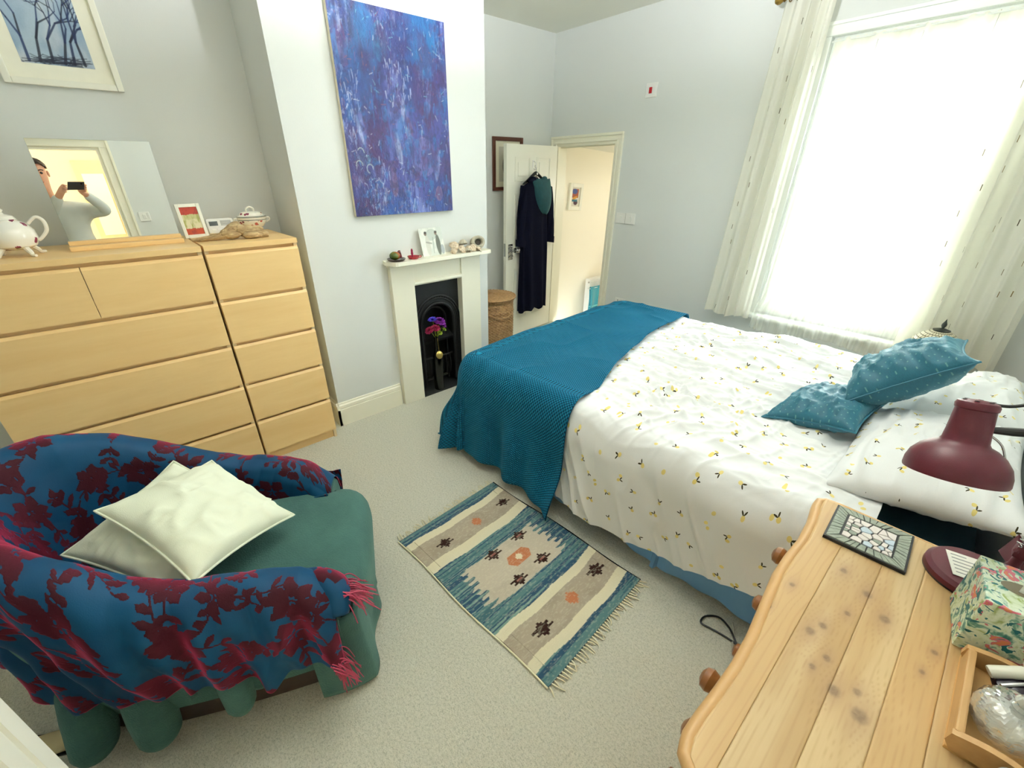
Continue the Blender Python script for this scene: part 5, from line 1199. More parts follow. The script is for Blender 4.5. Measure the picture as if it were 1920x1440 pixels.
# knots and grain painted in board space
KN = [(3.168, .30, .010), (3.222, .262, .012), (3.262, .215, .013), (3.205, .17, .008), (3.178, .095, .010), (3.165, .06, .012), (3.205, .02, .009), (3.192, -.02, .008), (3.232, -.04, .014), (3.262, -.01, .009), (3.275, -.055, .017), (3.345, .20, .008), (3.335, .13, .006), (3.10, .16, .008), (3.30, -.21, .007), (3.085, .06, .006)]
def pinetex(X, Y, seed, tint):
    gx = X.copy(); dk = np.zeros_like(X); halo = np.zeros_like(X)
    for (kx, ky, kr) in KN:
        d = np.hypot((X-kx), (Y-ky)*.55); sg = np.where(X > kx, 1, -1)
        gx = gx-sg*kr*1.5*np.exp(-(d/(kr*2.6))**2); dk = np.maximum(dk, sstep(kr*1.0, kr*.35, np.hypot(X-kx, (Y-ky)*.8)+.003*(fbm(X*150, Y*150, seed, 2)-.5)))
        halo = np.maximum(halo, np.exp(-((X-kx)/(kr*1.6))**2-((Y-ky)/(kr*3.6))**2))
    gg = gx*70+2.6*fbm(gx*16, Y*2.0, seed, 3)+.8*np.sin(Y*3+seed)
    ring = (np.abs(((gg) % 1)-.5)*2)**1.5
    fine = fbm(gx*160, Y*5, seed+3, 2); broad = fbm(X*14, Y*2.2, seed+7, 3)
    base = cn(202, 166, 114)*tint; lite = cn(224, 194, 146)*tint; dark = cn(170, 126, 76)*tint
    im = base+(lite-base)*sstep(.35, .7, broad)[..., None]
    im = im+(dark-im)*(.42*sstep(.55, 1.0, ring)*(.4+.6*fine))[..., None]
    im = im+(cn(160, 126, 96)-im)*(.5*halo)[..., None]
    im = im+(cn(96, 76, 62)-im)*(.75*dk*(.5+.5*fbm(X*260, Y*260, seed, 2)))[..., None]
    return im
g = G('pine_boards'); a_ = g.attr('paint'); o = g.coord(); nz = g.noise(g.mapv(o, (420, 14, 1)), 1.0, 3, .6)
M['pine'] = g.surf(g.bsdf(base=g.mix(g.math('MULTIPLY', nz, .12), a_, c(150, 106, 60)), rough=g.math('MULTIPLY_ADD', nz, .15, .36), coat=.08, normal=g.bump(nz, .05, .001)))
M['pineedge'] = veneer('pine_edge', c(184, 142, 90), c(200, 160, 108), c(144, 100, 58), 1, 2.0)
bx_ = [None, 3.142, 3.226, 3.298, 3.362, DX1]
for i in range(5):
    n = 330; m = max(20, int((bx_[i+1]-(bx_[i] or 3.06))/.0026)); yy = np.linspace(DY0+.004, DY1-.004, n)
    x0 = np.array([front(y)+.004 if i == 0 else bx_[i]+.0001 for y in yy])[:, None]; x1 = bx_[i+1]-.0001
    tq = np.linspace(0, 1, m)[None]; X = x0+(x1-x0)*tq; Y = yy[:, None]*np.ones((1, m))
    Z = np.full_like(X, ZD)-.0006*sstep(.03, 0, np.minimum(tq, 1-tq)*np.ones_like(X))
    if i == 0: Z = Z-.005*sstep(.10, 0, tq*np.ones_like(X))
    im = pinetex(X, Y, 10+i*5, (.90, .78, .84, .95, .82)[i])
    ob = mesh('top_board', np.stack([X, Y, Z], -1).reshape(-1, 3), gridfaces(n, m), M['pine'], DR, True, colr=im.reshape(-1, 3))
    sd = ob.modifiers.new('thickness', 'SOLIDIFY'); sd.thickness = .018; sd.offset = -1 if i == -1 else 1
    # keep the painted face at ZD whatever the normal direction
    nrm = ob.data.polygons[len(ob.data.polygons)//2].normal.z; sd.offset = -1 if nrm > 0 else 1
yl = list(np.linspace(DY1, DY0+.02, 60)); pth = [(DX1, DY1, ZD-.014)]+[(front(DY1)+.05, DY1+.001, ZD-.014), (front(DY1)+.012, DY1-.004, ZD-.014)]+[(front(y), y, ZD-.014) for y in yl[1:]]+[(3.13, DY0-.006, ZD-.014), (3.2, DY0-.008, ZD-.014), (DX1, DY0-.008, ZD-.014)]
mb = MB(); mb.tube(pth, .0135, 12); mb.build('edge_moulding', M['pineedge'], DR, True)
pth2 = [(p[0]+.014, p[1]-(.0 if i > 2 else .008), ZD-.034) for i, p in enumerate(pth)]
mb = MB(); mb.tube(pth2, .010, 10); mb.build('cove_moulding', M['pineedge'], DR, True)
ply = [(front(y)+.035, y) for y in np.linspace(DY0+.03, DY1-.03, 40)]+[(DX1-.01, DY1-.03), (DX1-.01, DY0+.03)]
mb = MB(); k = len(ply); mb.add([(x, y, .06) for x, y in ply]+[(x, y, ZD-.02) for x, y in ply], [tuple(range(k)), tuple(range(2*k-1, k-1, -1))]+[(i, (i+1) % k, k+(i+1) % k, k+i) for i in range(k)]); mb.build('carcass', M['pinebody'], DR)
for (z0, z1) in ((.62, .80), (.40, .60), (.12, .38)):
    q = [(front(y)+.026, y) for y in np.linspace(DY0+.06, DY1-.06, 30)]; q = q+[(x+.012, y) for x, y in reversed(q)]; k = len(q)
    mb = MB(); mb.add([(x, y, z0) for x, y in q]+[(x, y, z1) for x, y in q], [tuple(range(k)), tuple(range(2*k-1, k-1, -1))]+[(i, (i+1) % k, k+(i+1) % k, k+i) for i in range(k)])
    d_ = mb.build('drawer', M['pinebody'], DR)
    for y_ in (-.115, .375):
        zk = (z0+z1)/2+.02
        MB().lathe([(0, 0), (.012, .0), (.010, .014), (.012, .022), (.022, .030), (.026, .042), (.022, .054), (.01, .060), (0, .061)], (front(y_)+.006, y_, zk), 18, mtx=Matrix.Rotation(-math.pi/2, 4, 'Y')).build('knob', plain('turned_knob_wood', c(132, 84, 44), .3, var=.2, scale=60), d_, True)
for a, b in ((3.16, DY0+.06), (3.16, DY1-.06), (3.45, DY0+.06), (3.45, DY1-.06)): MB().lathe([(0, 0), (.025, 0), (.035, .03), (.03, .06), (0, .06)], (a, b, 0), 16).build('bun_foot', M['pinebody'], DR, True)

# mosaic slab -------------------------------------------------------------
t = thing('mosaic_tile', 'square black-grouted mosaic tile of pale glass pieces on the dresser', 'tile', (3.18, .475, ZD))
sm = Matrix.Translation(Vector((3.1795, .4735, ZD+.0005))) @ Matrix.Rotation(math.radians(2.5), 4, 'Z')
HS = .084
MB().box((-HS, -HS, 0), (HS, HS, .009), .001, sm).build('grout_base', plain('black_grout', c(24, 24, 26), .6), t)
M['g_grey'] = plain('grey_marbled_glass', c(150, 158, 146), .2, var=.3, scale=120); M['g_pale'] = plain('pale_pink_glass', c(226, 218, 214), .15, var=.08, scale=90); M['g_blue'] = plain('pale_blue_glass', c(196, 210, 222), .15, var=.1, scale=90)
def tile(poly, mat):
    cx_ = sum(p[0] for p in poly)/len(poly); cy_ = sum(p[1] for p in poly)/len(poly)
    q = []
    for p in poly:
        d = math.hypot(p[0]-cx_, p[1]-cy_)+1e-9; k = max(.2, (d-.0016)/d); q.append((cx_+(p[0]-cx_)*k, cy_+(p[1]-cy_)*k))
    n = len(q); mb = MB(); mb.add([sm @ Vector((x, y, .0088)) for x, y in q]+[sm @ Vector((cx_+(x-cx_)*.93, cy_+(y-cy_)*.93, .0115)) for x, y in q], [tuple(range(n, 2*n))]+[(i, (i+1) % n, n+(i+1) % n, n+i) for i in range(n)])
    mb.build('mosaic_piece', mat, t)
rr = random.Random(2); IN = .052
for sd_ in range(4):
    R2 = Matrix.Rotation(sd_*math.pi/2, 2); cuts = [-1]
    while cuts[-1] < 1: cuts.append(cuts[-1]+rr.uniform(.14, .26))
    cuts = [x for x in cuts if x < .93]+[1]
    for a, b in zip(cuts[:-1], cuts[1:]):
        j1 = rr.uniform(-.05, .05); poly = [(a*(HS-.003), -(HS-.003)), (b*(HS-.003), -(HS-.003)), ((b+j1)*IN if b < 1 else IN, -IN-.002), ((a+j1)*IN if a > -1 else -IN, -IN-.002)]
        tile([tuple(R2 @ Vector(p)) for p in poly], M['g_grey'])
seeds = [(rr.uniform(-IN, IN), rr.uniform(-IN, IN)) for _ in range(34)]
for _ in range(2):
    cells = []
    for i, s_ in enumerate(seeds):
        poly = [(-IN, -IN), (IN, -IN), (IN, IN), (-IN, IN)]
        for j, q in enumerate(seeds):
            if i == j: continue
            mx, my = (s_[0]+q[0])/2, (s_[1]+q[1])/2; nx, ny = q[0]-s_[0], q[1]-s_[1]; out = []
            for k in range(len(poly)):
                p0, p1 = poly[k], poly[(k+1) % len(poly)]; d0 = (p0[0]-mx)*nx+(p0[1]-my)*ny; d1 = (p1[0]-mx)*nx+(p1[1]-my)*ny
                if d0 <= 0: out.append(p0)
                if d0*d1 < 0: tq = d0/(d0-d1); out.append((p0[0]+(p1[0]-p0[0])*tq, p0[1]+(p1[1]-p0[1])*tq))
            poly = out
            if len(poly) < 3: break
        cells.append(poly)
    seeds = [(sum(p[0] for p in q)/len(q), sum(p[1] for p in q)/len(q)) if len(q) > 2 else s_ for q, s_ in zip(cells, seeds)]
for q in cells:
    if len(q) > 2: tile(q, M[rr.choice(['g_pale', 'g_pale', 'g_pale', 'g_blue', 'g_grey'])])

# desk lamp -----------------------------------------------------------------
M['maroon'] = plain('burgundy_enamel', c(84, 19, 35), .40, var=.03, bump=.06, bscale=400)
LB = (3.372, .497)
t = thing('desk_lamp', 'burgundy enamel desk lamp with a bell shade standing on the dresser', 'lamp', (LB[0], LB[1], ZD))
MB().lathe([(0, 0), (.086, 0), (.087, .006)], (LB[0], LB[1], ZD+.0005), 48).build('rubber_ring', M['black'], t, True)
MB().lathe([(.087, .006), (.086, .018), (.078, .027), (.05, .030), (0, .031)], (LB[0], LB[1], ZD), 48).build('base', M['maroon'], t, True)
lbm = Matrix.Translation(Vector((LB[0]-.02, LB[1]-.005, ZD+.0305))) @ Matrix.Rotation(math.radians(14), 4, 'Z')
stk = MB().box((-.027, -.045, 0), (.03, .045, .0012), 0, lbm).build('paper_label', plain('label_paper', c(238, 236, 226), .7), t)
for k in range(6): MB().box((-.02, .032-k*.013, .0012), (.02 if k % 3 else .008, .035-k*.013, .0015), 0, lbm).build('text_line', plain('grey_ink', c(150, 150, 150), .7), stk)
brk = MB().lathe([(0, 0), (.022, 0), (.018, .02), (.010, .035), (.009, .07), (0, .07)], (LB[0]+.045, LB[1]+.035, ZD+.03), 20); brk.box((LB[0]+.03, LB[1]+.02, ZD+.09), (LB[0]+.06, LB[1]+.05, ZD+.12), .006)
brk.add([(LB[0]+.02, LB[1]+.075, ZD+.06), (LB[0]+.05, LB[1]+.02, ZD+.05), (LB[0]+.09, LB[1]+.05, ZD+.06), (LB[0]+.03, LB[1]+.07, ZD+.125)], [(0, 1, 2), (0, 1, 3), (1, 2, 3), (0, 2, 3)])
brk.build('bracket', M['maroon'], t, True)
E0 = Vector((LB[0]+.045, LB[1]+.035, ZD+.105)); E1 = Vector((3.478, .60, 1.17)); E2 = Vector((3.40, .50, 1.275))
for off in (-.012, .012):
    MB().tube([E0+Vector((off, off, 0)), E1+Vector((off*.4, off, 0))], .0055, 10).build('lower_arm', M['maroon'], t, True)
mb = MB(); mb.box((-.008, -.012, 0), (.008, .012, (E2-E1).length), .003, Matrix.Translation(E1) @ Vector((0, 0, 1)).rotation_difference((E2-E1).normalized()).to_matrix().to_4x4()); mb.build('upper_arm', M['maroon'], t)
for off in (-.02, .02):
    d = (E1-E0).normalized(); mb = MB(); sp = []
    for k in range(90):
        a = k*.9; x_ = Vector((1, 0, 0)).cross(d).normalized(); y2 = d.cross(x_); sp.append(E0+Vector((off, off, 0))+d*(.02+.0012*k)+(x_*math.cos(a)+y2*math.sin(a))*.006)
    mb.tube(sp, .0012, 5); mb.build('spring', M['chrome'], t)
C0 = Vector((3.25, .425, 1.13)); C1 = Vector((3.228, .468, 1.295)); ax_ = (C1-C0); LH = ax_.length; ax_.normalize()
lm = Matrix.Translation(C0) @ Vector((0, 0, 1)).rotation_difference(ax_).to_matrix().to_4x4()
MB().lathe([(.083, 0), (.084, .004), (.083, .02), (.078, .038), (.066, .056), (.052, .068), (.040, .074), (.0365, .080), (.0345, .10), (.0315, .148), (.0335, .150), (.034, .158), (.031, .164), (.02, .168), (0, .169),
            (0, .166), (.028, .160), (.03, .10), (.034, .078), (.06, .056), (.076, .03), (.081, .0), (.083, 0)], (0, 0, 0), 56, mtx=lm).build('bell_shade', M['maroon'], t, True)
for k in range(6):
    a = 2*math.pi*k/6+.4; MB().lathe([(0, .0), (.004, 0), (.004, .0012), (0, .0012)], (0, 0, 0), 10, mtx=lm @ Matrix.Translation(Vector((.022*math.cos(a), .022*math.sin(a), .1672)))).build('vent_hole', M['black'], t)
MB().lathe([(.0, .03), (.02, .035), (.03, .06), (.02, .09), (.012, .12)], (0, 0, 0), 20, mtx=lm).build('bulb', plain('opal_bulb', c(235, 235, 225), .3), t, True)
nk = lm @ Vector((0, 0, .11)); MB().tube([nk+Vector((.03, .015, 0)), nk+Vector((.06, .025, .005)), nk+Vector((.085, .03, .012))], [.007, .009, .009], 10).build('swivel_joint', M['black'], t, True)
MB().lathe([(0, -.012), (.011, -.012), (.011, .012), (0, .012)], (nk.x+.095, nk.y+.033, nk.z+.018), 14, mtx=Matrix.Rotation(1.57, 4, 'X')).build('swivel_knob', M['black'], t, True)
MB().tube([nk+Vector((.085, .03, .012)), nk+Vector((.12, .045, .03)), E2], [.010, .010, .009], 10).build('shade_arm', M['maroon'], t, True)
ct = lm @ Vector((.02, .01, .163)); MB().tube([ct, ct+Vector((.03, .015, .003)), ct+Vector((.075, .035, .03)), ct+Vector((.13, .06, .05)), Vector((3.475, .60, 1.19))], .0035, 8).build('cable', M['black'], t, True)
MB().tube([nk+Vector((.03, .0, -.005)), nk+Vector((.055, -.005, -.02)), nk+Vector((.075, -.012, -.06))], .002, 6).build('wire', M['chrome'], t, True)

# tissue box ------------------------------------------------------------------
g = G('floral_card'); o = g.coord(); n1 = g.noise(o, 26, 3, .6, 1.4); n2 = g.noise(g.mapv(o, (1, 1, 1), (3, 7, 1)), 30, 2, .5, 2.0); n3 = g.noise(g.mapv(o, (1, 1, 1), (9, 2, 5)), 34, 2, .5, 1.0)
cc = g.ramp(n1, [(.34, c(52, 116, 110)), (.42, c(118, 168, 148)), (.50, c(222, 232, 212)), (.58, c(206, 220, 190)), (.68, c(150, 170, 90))])
cc = g.mix(g.math('GREATER_THAN', n2, .585), cc, c(24, 104, 110)); cc = g.mix(g.math('GREATER_THAN', n3, .60), cc, c(206, 110, 128)); cc = g.mix(g.math('GREATER_THAN', n3, .655), cc, c(214, 130, 90))
M['floral'] = g.surf(g.bsdf(base=cc, rough=.45))
t = thing('tissue_box', 'cube tissue box printed with pink and teal flowers on the dresser', 'tissue box', (3.41, .32, ZD))
tm = Matrix.Translation(Vector((3.364, .248, ZD+.0005))) @ Matrix.Rotation(math.radians(7), 4, 'Z')
mb = MB(); mb.box((0, 0, 0), (.115, .148, .138), .003, tm); mb.build('carton', M['floral'], t)
sl = [(.058+.034*math.cos(a), .074+.02*math.sin(a)) for a in np.linspace(0, 2*math.pi, 24)[:-1]]
mb = MB(); mb.add([tm @ Vector((x, y, .1386)) for x, y in sl], [tuple(range(len(sl)))]); mb.build('slot', plain('slot_film', c(120, 112, 90), .3), t)
mb = MB(); P = np.zeros((8, 14, 3))
for i in range(8):
    for j in range(14):
        a = (j/13-.5)*.05; P[i, j] = tm @ Vector((.062+a*.6, .066+.012*math.sin(j*.9)*(i/7), .137+.008*i*(.6+.4*math.sin(j*.5))))
mb.grid(P); mb.build('tissue', plain('white_tissue', c(245, 245, 240), .9), t, True)
# wooden tray and what stands in it
t = thing('wooden_tray', 'open pine tray with curved ends beside the tissue box', 'tray', (3.43, .12, ZD))
ty0, ty1, tx0, tx1 = -.005, .225, 3.378, 3.484
MB().box((tx0, ty0, ZD), (tx1, ty1, ZD+.008), .001).build('tray_floor', M['pinebody'], t)
for x_ in (tx0, tx1-.012): MB().box((x_, ty0+.01, ZD+.006), (x_+.012, ty1-.01, ZD+.043), .003).build('long_side', M['pineedge'], t)
for y_ in (ty0, ty1-.012):
    q = [(tx0-.002, ZD+.040), (tx0-.004, ZD+.02), (tx0+.006, ZD+.004), (tx0+.03, ZD), (tx1-.03, ZD), (tx1, ZD+.004), (tx1, ZD+.04)]+[(tx1-(tx1-tx0)*k/8, ZD+.04+.012*math.sin(math.pi*k/8)) for k in range(1, 8)]
    mb = MB(); mb.prism(q, 1, y_, y_+.012); mb.build('curved_end', M['pineedge'], t)
g = G('cut_glass'); M['glass'] = g.surf(g.mixsh(g.n('LayerWeight', {'Blend': .45}).outputs['Facing'], g.mixsh(.35, g.n('BsdfTransparent', {'Color': (.95, .96, .93, 1)}).outputs[0], g.bsdf(base=(.85, .86, .82, 1), rough=.1)), g.n('BsdfGlossy', {'Roughness': .05, 'Color': (.95, .96, .95, 1)}).outputs[0]))
t = thing('glass_bowl', 'lidded cut-glass bowl standing in the pine tray', 'bowl', (3.432, .085, ZD+.008))
gc = (3.436, .088, ZD+.0085); n, m = 26, 48; P = np.zeros((n, m, 3))
for i in range(n):
    s_ = i/(n-1); th = math.pi*(.02+.96*s_)
    for j in range(m):
        a = 2*math.pi*j/m; r_ = .046*math.sin(th)**.7*(1+.05*abs(math.sin(a*6+th*3))-.03*abs(math.sin(a*6-th*3))); P[i, j] = (gc[0]+r_*math.cos(a), gc[1]+r_*1.25*math.sin(a), gc[2]+.037-.037*math.cos(th))
mb = MB(); mb.grid(P, True); mb.build('faceted_body', M['glass'], t)
MB().lathe([(0, .072), (.012, .074), (.008, .08), (.014, .088), (.01, .098), (0, .1)], gc, 12).build('knop', M['glass'], t)
t = thing('lotion_tube', 'small white-capped tube lying across the pine tray', 'tube', (3.43, .19, ZD+.03))
tmx = Matrix.Translation(Vector((3.405, .172, ZD+.048))) @ Vector((0, 0, 1)).rotation_difference(Vector((.062, .035, .035)).normalized()).to_matrix().to_4x4()
MB().lathe([(0, 0), (.010, 0), (.011, .004), (.011, .045), (.009, .05), (0, .05)], (0, 0, 0), 18, mtx=tmx).build('tube_body', plain('cream_plastic', c(232, 230, 214), .35), t, True)
MB().lathe([(.008, .05), (.017, .052), (.018, .068), (.016, .072), (0, .073)], (0, 0, 0), 20, mtx=tmx).build('cap', M['plastic'], t, True)
t = thing('cosmetics_pouch', 'dark purple and black cosmetics pouch in the pine tray', 'pouch', (3.45, .185, ZD+.01))
mb = MB(); mb.add(*lump((3.447, .175, ZD+.034), (.034, .042, .025), 12, rough=.25)); mb.build('pouch_body', plain('black_purple_satin', c(30, 22, 36), .35, var=.4, scale=40), t, True)
MB().tube([(3.42, .15, ZD+.052), (3.447, .175, ZD+.063), (3.47, .205, ZD+.054)], .003, 6).build('zip', M['chrome'], t, True)
t = thing('metal_cup', 'small dark pewter cup in front of the pine tray', 'cup', (3.455, -.045, ZD))
MB().lathe([(0, .0), (.024, 0), (.026, .004), (.022, .012), (.029, .05), (.031, .056), (.028, .056), (.022, .016), (0, .012)], (3.452, -.045, ZD+.0005), 28).build('cup_body', plain('dark_pewter', c(96, 100, 98), .3, .8), t, True)
MB().lathe([(.029, .0545), (.0318, .055), (.0318, .058), (.029, .0585)], (3.452, -.045, ZD), 28).build('rolled_rim', M['chrome'], t, True)

# cable on the carpet
t = thing('power_cable', 'looped black power cable on the carpet at the foot of the dresser', 'cable', (2.95, .62, 0))
MB().tube([(3.06, .61, .006), (2.97, .615, .006), (2.90, .605, .006), (2.853, .597, .006), (2.85, .64, .006), (2.89, .68, .006), (2.935, .667, .008), (2.965, .64, .012), (3.0, .61, .006), (3.07, .57, .006)], .004, 8).build('flex', M['black'], t, True)
MB().tube([(2.94, .70, .006), (2.965, .655, .006), (2.985, .59, .006), (3.02, .53, .006), (3.07, .50, .006)], .0035, 8).build('white_flex', plain('grey_flex', c(190, 186, 170), .5), t, True)

# ------------------------------------------------------------------ tub chair
CH = Matrix.Translation(Vector((1.62, -0.80, 0))) @ Matrix.Rotation(math.radians(-27), 4, 'Z')
B2, V0 = .50, -.17
HNEAR = [.90, .88, .84, .77, .68, .625, .60, .56, .49]
def upath(s_):
    """s in [-1,1]: -1 far arm front, 0 back centre, 1 near arm front -> (u, v, nu, nv, height)"""
    A2 = .365-.01*float(sstep(-.2, .3, s_)); q = abs(s_); sg = 1 if s_ > 0 else -1
    if q < .5:
        th = q/.5*math.pi/2; u_ = A2*math.sin(th); v_ = V0-B2*math.cos(th); nu, nv = math.sin(th)/A2, -math.cos(th)/B2
    else:
        VF = .31 if s_ < 0 else .37; k = (q-.5)/.5; u_ = A2-.035*k*k; v_ = V0+(VF-V0)*k; nu, nv = 1, .07*k*2
    L = math.hypot(nu, nv); nu, nv = nu/L, nv/L
    h = float(np.interp(q, [0, .2, .32, .42, .5, .62, .8, .92, 1.0], [.90, .88, .81, .71, .64, .60, .575, .52, .44] if s_ < 0 else HNEAR))
    return sg*u_, v_, sg*nu, nv, h
def cw(u_, v_, z): return tuple(CH @ Vector((u_, v_, z)))
g = G('green_fleece'); o = g.coord(); M['fleece'] = g.surf(g.bsdf(base=g.mix(g.noise(o, 7, 4, .65), c(38, 74, 72), c(70, 110, 103)), rough=.95, sheen=.35, sheen_tint=c(120, 160, 150), normal=g.bump(g.noise(o, 180, 3), .5, .005)))
TC = thing('tub_chair', 'low round-backed tub chair with a green cover and wooden legs', 'armchair', tuple(CH @ Vector((0, 0, 0))))
# shell
ns = 120; prof = lambda h: [(-.10, .36), (-.085, h-.12), (-.07, h-.05), (-.05, h-.015), (-.015, h), (.02, h-.005), (.045, h-.03), (.058, h-.08), (.06, h-.2), (.055, .26), (.04, .16), (-.02, .15), (-.09, .2)]
P = np.zeros((ns, 13, 3))
for i in range(ns):
    u_, v_, nu, nv, h = upath(-1+2*i/(ns-1)); lean = .06*max(0, 1-abs(-1+2*i/(ns-1))/.5)
    for j, (d, z) in enumerate(prof(h)):
        dd2 = d+lean*(z-.4)/.5; P[i, j] = cw(u_+nu*dd2, v_+nv*dd2, z)
mb = MB(); mb.grid(P, True); mb.f += [tuple(range(13)), tuple(range((ns-1)*13+12, (ns-1)*13-1, -1))]
mb.build('shell', M['fleece'], TC, True, 60)
# seat cushion with rounded front
n, m = 44, 44; P = np.zeros((n, m, 3))
for i in range(n):
    tq = i/(n-1)
    for j in range(m):
        uq = -1+2*j/(m-1); Lt = 1.25; d = tq*Lt
        if d < .80: v_, z = -.44+d, .43
        elif d < .80+.157: th = (d-.80)/.1; v_, z = .36+.1*math.sin(th), .43-.1*(1-math.cos(th))
        else: v_, z = .46-.03*((d-.957)/.3), .33-(d-.957)
        wd = .30+.03*sstep(.2, .4, v_); z += .03*(1-uq**4)*(1 if d < .9 else max(0, 1-(d-.9)*4))-.05*abs(uq)**6*(v_ > .2)
        P[i, j] = cw(uq*wd, v_+.02*(1-uq*uq)-.05*uq**4*(v_ > .32), z)
mb = MB(); mb.grid(P); o = mb.build('seat_cushion', M['fleece'], TC, True, 80); o.modifiers.new('thickness', 'SOLIDIFY').thickness = .03
for u_, v_ in ((-.27, .33), (.27, .33), (-.24, -.48), (.24, -.48)):
    MB().tube([cw(u_, v_, .2), cw(u_*1.1, v_*1.1, .005)], [.028, .018], 12).build('leg', plain('chair_leg_wood', c(122, 80, 40), .4, var=.25, scale=30), TC, True)
mb = MB(); q = [upath(-1+2*i/60)[:4] for i in range(61)]; ring = [cw(u_+nu*.03, v_+nv*.03, .07) for u_, v_, nu, nv in q]; k = len(ring)
mb.add(ring+[(p[0], p[1], .30) for p in ring], [tuple(range(k)), tuple(range(2*k-1, k-1, -1))]+[(i, (i+1) % k, k+(i+1) % k, k+i) for i in range(k)]); mb.build('base_frame', plain('dark_stained_frame', c(46, 30, 20), .6, var=.3, scale=20), TC)
# green fleece hanging folds: near side skirt, uneven tubular folds
FB = thing('fleece_blanket', 'bottle green fleece hanging in heavy folds from the near side of the tub chair', 'blanket', cw(.5, 0, .1))
n, m = 26, 230; P = np.zeros((n, m, 3))
for j in range(m):
    s_ = .56+.40*j/(m-1); u_, v_, nu, nv, h = upath(s_)
    fold = .5+.5*math.sin(s_*26+1.0); hemz = .19+.05*(1-fold)-.10*float(sstep(.85, .95, s_))
    for i in range(n):
        q = i/(n-1); z = .48*(1-q)+hemz*q
        d = .055+.035*q*(fold**.7)-.02*q
        P[i, j] = cw(u_+nu*d, v_+nv*d, z)
mb = MB(); mb.grid(P); o = mb.build('folds', M['fleece'], FB, True, 80); o.modifiers.new('thickness', 'SOLIDIFY').thickness = .02
# front hanging part to the carpet
P = np.zeros((20, 60, 3))
for i in range(20):
    for j in range(60):
        q = i/19; uq = -.2+1.2*j/59; wrap = max(0, abs(uq)-.8)/.2; P[i, j] = cw(math.copysign(min(abs(uq), .8)/.8*.38+.05*math.sin(wrap*1.57), uq)*.9+.02*q, .445-.02*uq*uq+.02*q+.012*math.sin(uq*11)*q-.16*wrap**1.5+.0*q, .38-.35*q+.012*math.sin(uq*7)*q)
mb = MB(); mb.grid(P); o = mb.build('front_drop', M['fleece'], FB, True, 80); o.modifiers.new('thickness', 'SOLIDIFY').thickness = .015
for pts_, rd_ in (([(1.70, -1.28, .46), (1.72, -1.31, .34), (1.755, -1.335, .20), (1.79, -1.36, .085), (1.80, -1.365, .045)], [.05, .066, .070, .062, .03]), ([(1.82, -1.14, .44), (1.84, -1.165, .32), (1.86, -1.185, .18), (1.88, -1.195, .08), (1.885, -1.198, .045)], [.06, .072, .070, .06, .03]), ([(1.99, -.95, .36), (2.01, -.955, .26), (2.02, -.96, .17), (2.025, -.96, .13)], [.04, .05, .045, .02])):
    mb = MB(); mb.tube(pts_, rd_, 18); mb.build('rolled_fold', M['fleece'], FB, True, 80)
# devore velvet throw -----------------------------------------------------------
class Mask:
    def __init__(s, wd, ht, res): s.nx = int(wd/res)+1; s.ny = int(ht/res)+1; s.res = res; s.a = np.zeros((s.ny, s.nx))
    def win(s, x, y, r):
        i0 = max(0, int((y-r)/s.res)); i1 = min(s.ny, int((y+r)/s.res)+2); j0 = max(0, int((x-r)/s.res)); j1 = min(s.nx, int((x+r)/s.res)+2)
        if i0 >= i1 or j0 >= j1: return None
        X, Y = np.meshgrid(np.arange(j0, j1)*s.res-x, np.arange(i0, i1)*s.res-y); return (slice(i0, i1), slice(j0, j1)), X, Y
    def mx(s, sl, v): s.a[sl] = np.maximum(s.a[sl], np.clip(v, 0, 1))
    def leaf(s, x, y, L, wd, an):
        w_ = s.win(x+math.cos(an)*L/2, y+math.sin(an)*L/2, L*.6)
        if w_ is None: return
        sl, X, Y = w_; p = X*math.cos(an)+Y*math.sin(an); q = -X*math.sin(an)+Y*math.cos(an); k = np.clip(1-(p/(L*.5))**2, 0, 1)
        s.mx(sl, (wd*.5*k*(1+.12*np.sin(p*260))-np.abs(q))/s.res+.5)
    def flower(s, x, y, r, n, ph):
        for k in range(n):
            a = ph+2*math.pi*k/n; s.leaf(x+r*.12*math.cos(a), y+r*.12*math.sin(a), r*.92, r*.62, a)
    def stem(s, pts, r):
        for p, q in zip(pts[:-1], pts[1:]):
            L = math.hypot(q[0]-p[0], q[1]-p[1]); mid = ((p[0]+q[0])/2, (p[1]+q[1])/2); w_ = s.win(*mid, L/2+r*2)
            if w_ is None: continue
            sl, X, Y = w_; dx_, dy_ = (q[0]-p[0])/max(L, 1e-9), (q[1]-p[1])/max(L, 1e-9); al = np.clip(X*dx_+Y*dy_, -L/2, L/2); s.mx(sl, (r-np.hypot(X-al*dx_, Y-al*dy_))/s.res+.5)
rr = random.Random(21); PW, PH = 2.5, 1.5; MK = Mask(PW, PH, .004)
for gy in range(8):
    for gx in range(13):
        x = gx*.20+rr.uniform(-.06, .06)+.10*(gy % 2); y = gy*.185+rr.uniform(-.05, .05); an = rr.uniform(0, 6.28)
        MK.flower(x, y, rr.uniform(.05, .07), rr.choice([5, 6, 5]), rr.uniform(0, 6))
        for k in range(rr.choice([2, 3])):
            a = an+k*2.1+rr.uniform(-.3, .3); pts = [(x, y)]
            for q in range(5):
                a += rr.uniform(-.35, .35); pts.append((pts[-1][0]+.036*math.cos(a), pts[-1][1]+.036*math.sin(a)))
                for sg in (-1, 1):
                    if rr.random() < .7: MK.leaf(pts[-1][0], pts[-1][1], rr.uniform(.032, .056), rr.uniform(.015, .023), a+sg*rr.uniform(.6, 1.0))
            MK.stem(pts, .0026)
            if rr.random() < .7: MK.flower(pts[-1][0], pts[-1][1], rr.uniform(.022, .034), 5, rr.uniform(0, 6))
g = G('devore_velvet'); mk = g.attr('motif', 'Fac'); o = g.coord(); nz = g.noise(o, 300, 2); lay = g.noise(o, 5, 2)
